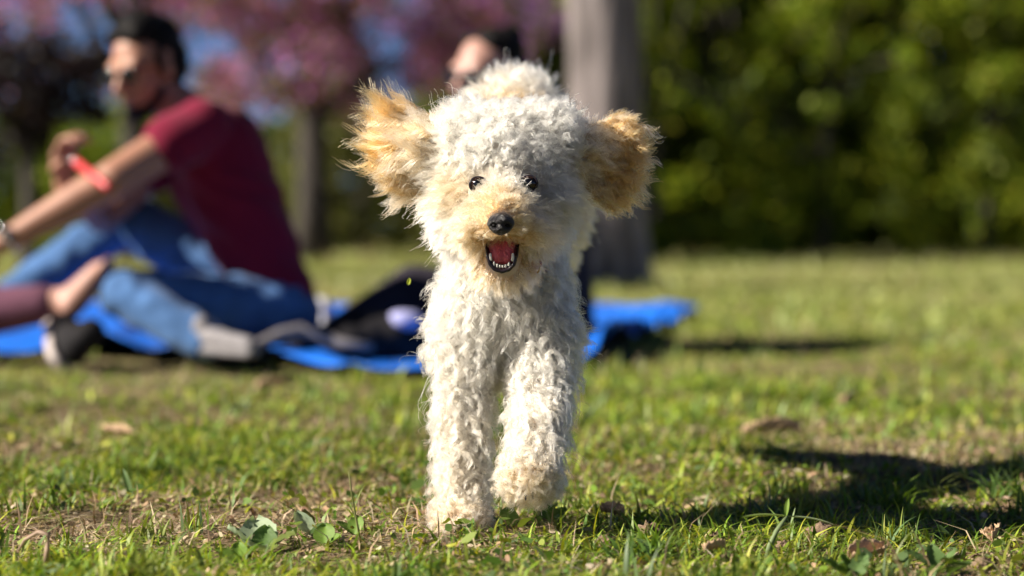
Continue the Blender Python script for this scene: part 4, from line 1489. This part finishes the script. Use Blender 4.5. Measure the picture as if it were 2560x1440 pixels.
weed(1365, 1300, 'bright weed under the raised paw', [(30, 25, 0.034, 0.02, BRIGHT, 0.0006, 0.08), (130, 40, 0.03, 0.02, BRIGHT, 0.0006, 0.08), (-50, 15, 0.03, 0.018, MID, 0.0006, 0.08), (80, 60, 0.03, 0.02, BRIGHT, 0.0006, 0.08)])
weed(1640, 1385, 'small pointed weed on bare soil right of the paws', [(150, 35, 0.03, 0.014, MID, 0.0004, 0.03), (30, 30, 0.028, 0.013, MID, 0.0004, 0.03), (85, 60, 0.024, 0.012, BRIGHT, 0.0004, 0.03)])
weed(600, 1395, 'bright leafy weed at the bottom left below the wrinkled weed', [(100, 30, 0.034, 0.018, BRIGHT, 0.0006, 0.1), (40, 30, 0.03, 0.018, BRIGHT, 0.0006, 0.1), (170, 25, 0.032, 0.018, BRIGHT, 0.0006, 0.1)])
weed(2350, 1415, 'leafy green weed in the bottom right corner', [(100, 35, 0.045, 0.022, MID, 0.0008, 0.1), (40, 35, 0.04, 0.022, MID, 0.0008, 0.1), (170, 30, 0.045, 0.022, MID, 0.0008, 0.1), (-40, 20, 0.04, 0.02, MID, 0.0008, 0.1)])
weed(2130, 1425, 'leafy green weed at the bottom right beside the dry leaf', [(110, 35, 0.04, 0.02, BRIGHT, 0.0008, 0.1), (50, 40, 0.036, 0.02, MID, 0.0008, 0.1), (180, 30, 0.04, 0.02, BRIGHT, 0.0008, 0.1)])
weed(330, 1240, 'pale strap leaved weed low on the left lawn', [(175, 12, 0.07, 0.010, PALE, 0.0, 0.0), (20, 25, 0.05, 0.009, MID, 0.0, 0.0), (120, 45, 0.05, 0.009, MID, 0.0, 0.0)])
weed(740, 1130, 'blurred broad green weed leaf on the left lawn', [(10, 15, 0.06, 0.024, MID, 0.0005, 0.0), (150, 20, 0.04, 0.02, MID, 0.0005, 0.0)])


def dry_leaf(px, py, label, L, W, az, tilt):
    x, y = G(px, py)
    rng = np.random.default_rng(int(px + py * 3))
    me = leaf_mesh('dry_leaf', L, W, (0.3, 0.2, 0.15), rng, 0.0022, 0.12, 0.5)
    me.transform(Matrix.Translation((x, y, gz(x, y) + 0.012)) @ Matrix.Rotation(rad(az), 4, 'Z') @ Matrix.Rotation(rad(tilt), 4, 'X'))
    o = link('dry_leaf', me, M['dry_leaf'])
    s = o.modifiers.new('thickness', 'SOLIDIFY')
    s.thickness = 0.0008
    tag(o, label, 'leaf', 'dry leaves on the lawn')


dry_leaf(2120, 1400, 'curled brown dry leaf at the bottom right', 0.055, 0.026, 40, 18)
dry_leaf(1860, 1090, 'large pale dry leaf lying beyond the dog shadow', 0.10, 0.035, 10, -30)
dry_leaf(2110, 1005, 'blurred brown dry leaf far right of the dog', 0.05, 0.035, 50, -25)
dry_leaf(1560, 1302, 'grey dry leaf at the edge of the dog shadow', 0.034, 0.02, 140, -15)
dry_leaf(330, 1090, 'blurred pale dry leaf on the left lawn', 0.06, 0.022, 150, -20)
dry_leaf(640, 975, 'far blurred dry leaf just in front of the tarpaulin', 0.08, 0.03, 10, -20)
dry_leaf(2480, 1350, 'brown dry leaf near the right edge', 0.04, 0.022, 70, -20)
dry_leaf(1760, 1392, 'small curled dry leaf on the soil at bottom centre', 0.026, 0.016, 20, -20)


def clod(px, py, r, label):
    x, y = G(px, py)
    bm = bmesh.new()
    bmesh.ops.create_icosphere(bm, subdivisions=3, radius=r)
    sd = px * 0.013 + py * 0.007
    for v in bm.verts:
        n = v.co.normalized()
        k = 1 + 0.25 * math.sin(n.x * 7 + sd) * math.cos(n.y * 6 - sd) + 0.18 * math.sin(n.z * 13 + n.x * 11 + sd * 2) + 0.1 * math.sin(n.y * 23 + sd)
        v.co *= k
        v.co.z *= 0.75
    bmesh.ops.translate(bm, verts=bm.verts[:], vec=(x, y, gz(x, y) + r * 0.45))
    tag(link('soil_clod', bm_mesh('soil_clod', bm), M['clod']), label, 'soil clod', 'clods of soil on the lawn')


for px, py, r, lab in [(2058, 1322, 0.016, 'crumbly soil clod at the edge of the dog shadow'), (1622, 1338, 0.015, 'brown soil clod right of the raised paw'),
                       (1518, 1362, 0.013, 'pale soil clod just right of the paws'), (1960, 1352, 0.009, 'small soil clod beside the bent stem'),
                       (1800, 1395, 0.008, 'tiny soil clod at bottom centre right'), (2460, 1392, 0.012, 'soil clod near the bottom right corner'),
                       (1790, 1340, 0.009, 'small reddish soil clod left of the bent stem'), (1240, 1400, 0.008, 'small soil clod below the planted paw')]:
    clod(px, py, r, lab)


def stem(name, label, cat, pts, r, col, leaf_list=()):
    bm = bmesh.new()
    tube(bm, pts, [r * (1 - 0.6 * i / (len(pts) - 1)) for i in range(len(pts))], 8)
    me = bm_mesh(name, bm)
    ca = me.color_attributes.new('Col', 'FLOAT_COLOR', 'POINT')
    ca.data.foreach_set('color', np.tile(np.array([*col, 1], np.float32), len(me.vertices)))
    root = tag(link(name, me, M['weed']), label, cat)
    rng = np.random.default_rng(3)
    for (p, az, el, L, W, c) in leaf_list:
        lm = leaf_mesh('leaf', L, W, c, rng, 0.0, 0.0, 0.25)
        lm.transform(Matrix.Translation(p) @ Matrix.Rotation(rad(az), 4, 'Z') @ Matrix.Rotation(rad(-el), 4, 'Y'))
        link('leaf', lm, M['weed'], root)
    return root


gx_, gy_ = G(1912, 1372)
s0 = Vector((gx_, gy_, gz(gx_, gy_)))
s1 = P(1940, 1330, gy_)
s2 = P(1966, 1292, gy_ + 0.01)
stem('weed_stem', 'thick bent pale green stem with a long side leaf at lower right', 'weed', [s0 - Vector((0, 0, .01)), s0.lerp(s1, 0.5), s1, s2], 0.0048, (0.20, 0.26, 0.12),
     [(s2, -10, -14, 0.052, 0.006, (0.22, 0.28, 0.16)), (s2, 60, 68, 0.022, 0.006, (0.14, 0.22, 0.03)), (s2, 185, -6, 0.05, 0.007, (0.16, 0.22, 0.07)), (s1, 20, 20, 0.02, 0.005, (0.2, 0.2, 0.08))])
gx_, gy_ = G(905, 1372)
stem('seed_stalk', 'thin upright grass seed stalk left of the planted paw', 'grass stalk', [Vector((gx_, gy_, 0)), P(893, 1310, gy_), P(880, 1240, gy_ - .01), P(872, 1180, gy_ - .02)], 0.0016, (0.26, 0.27, 0.10),
     [(P(893, 1310, gy_), 160, 55, 0.03, 0.003, (0.2, 0.25, 0.06)), (P(886, 1275, gy_), 20, 60, 0.03, 0.003, (0.2, 0.25, 0.06))])
gx_, gy_ = G(115, 1410)
stem('bent_stalk', 'dry bent stalk in the bottom left corner', 'stalk', [Vector((gx_, gy_, 0)), P(118, 1370, gy_), P(122, 1335, gy_), P(95, 1330, gy_ + .01), P(62, 1350, gy_ + .02), P(45, 1378, gy_ + .02)], 0.0034, (0.42, 0.30, 0.22))


def tuft(px, py, label, n, hmin, hmax, seedv, pal=GREENS):
    x, y = G(px, py)
    rng = np.random.default_rng(seedv)
    bx = x + rng.normal(0, 0.012, n)
    by = y + rng.normal(0, 0.012, n)
    v, f, c = blades(bx, by, rng.uniform(hmin, hmax, n), rng.uniform(0.0018, 0.0042, n), rng.uniform(0.1, 1.3, n), np.zeros(n), pick(pal, n, 0.25, rng) * 1.15, 5, rng)
    tag(link('grass_tuft', mesh_np('tuft', v, f, c), M['blade'], None, False), label, 'grass tuft', 'tufts of longer grass')


tuft(1182, 1355, 'bright grass tuft right at the planted paw', 30, 0.02, 0.045, 201)
tuft(1500, 1370, 'upright bright grass tuft right of the paws', 16, 0.03, 0.055, 202)
tuft(2240, 1340, 'spiky grass tuft standing in front of the dog shadow', 70, 0.03, 0.062, 203)
tuft(2050, 1385, 'green grass tuft right of the bent stem', 50, 0.02, 0.045, 204)
tuft(480, 1330, 'narrow grass tuft at the lower left', 24, 0.03, 0.055, 205)
tuft(700, 1215, 'dark green grass tuft on the left lawn', 40, 0.03, 0.05, 206)
tuft(1030, 1205, 'grass tuft left of the planted leg', 40, 0.03, 0.05, 207)
tuft(330, 1180, 'blurred grass tuft on the left lawn', 50, 0.03, 0.06, 208)
tuft(1480, 1265, 'low grass tuft right of the raised paw', 50, 0.02, 0.04, 209)

# low rounded leaves and crumbs of litter between the blades, too many to count
def flakes(name, label, cat, n, pal, rmin, rmax, hmax, tilt, mat, gain=1.0, bare_only=False):
    rng = np.random.default_rng(n)
    x, y = scatter(n, 1.95, 4.6, 0.4, rng)
    g = lush(x, y)
    keep = (g < 0.62) if bare_only else ((vnoise(x, y, 0.16, 77) > 0.52) & (g > 0.25))
    keep &= np.hypot(x + 0.06, y - 2.84) > 0.045
    x, y = x[keep], y[keep]
    k = len(x)
    c = np.stack([x, y, ground_z(x, y) + rng.uniform(0.001, hmax, k)], 1)
    nn = norm(np.stack([rng.normal(0, tilt, k), rng.normal(0, tilt, k), np.ones(k)], 1))
    a = norm(np.cross(nn, rng.normal(0, 1, (k, 3))))
    b = np.cross(nn, a)
    rr = rng.uniform(rmin, rmax, k) * rng.uniform(0.6, 1.4, k)
    m = 7
    V = np.empty((k, m, 3))
    for j in range(m):
        an = 2 * math.pi * j / m
        q = rr * rng.uniform(0.7, 1.2, k)
        V[:, j] = c + a * (math.cos(an) * q * 1.35)[:, None] + b * (math.sin(an) * q * 0.8)[:, None] + nn * (rng.uniform(-0.3, 0.3, k) * q)[:, None]
    F = np.arange(k * m).reshape(k, m)
    C = np.repeat(pick(pal, k, 0.4, rng) * gain, m, 0)
    tag(link(name, mesh_np(name, V.reshape(-1, 3), F, C), M[mat], None, False), label, cat, None, 'stuff')


flakes('ground_cover', 'small rounded green weed leaves low in the turf', 'ground cover', 9000, GREENS, 0.003, 0.0075, 0.022, 0.55, 'weed', 0.95)
flakes('leaf_litter', 'crumbs of brown leaf litter on the soil', 'leaf litter', 26000, STRAWS, 0.0014, 0.0050, 0.008, 0.5, 'straw', 0.85, True)

# scrap of leaf thrown up by the running dog
me = leaf_mesh('leaf_scrap', 0.009, 0.005, (0.35, 0.42, 0.05), np.random.default_rng(1), 0.0003)
me.transform(Matrix.Translation(P(1020, 712, 2.95)) @ Matrix.Rotation(rad(75), 4, (0.2, -1, 0)) @ Matrix.Rotation(rad(70), 4, 'X'))
tag(link('leaf_scrap', me, M['weed']), 'tiny bright green leaf scrap flying left of the dog', 'leaf')
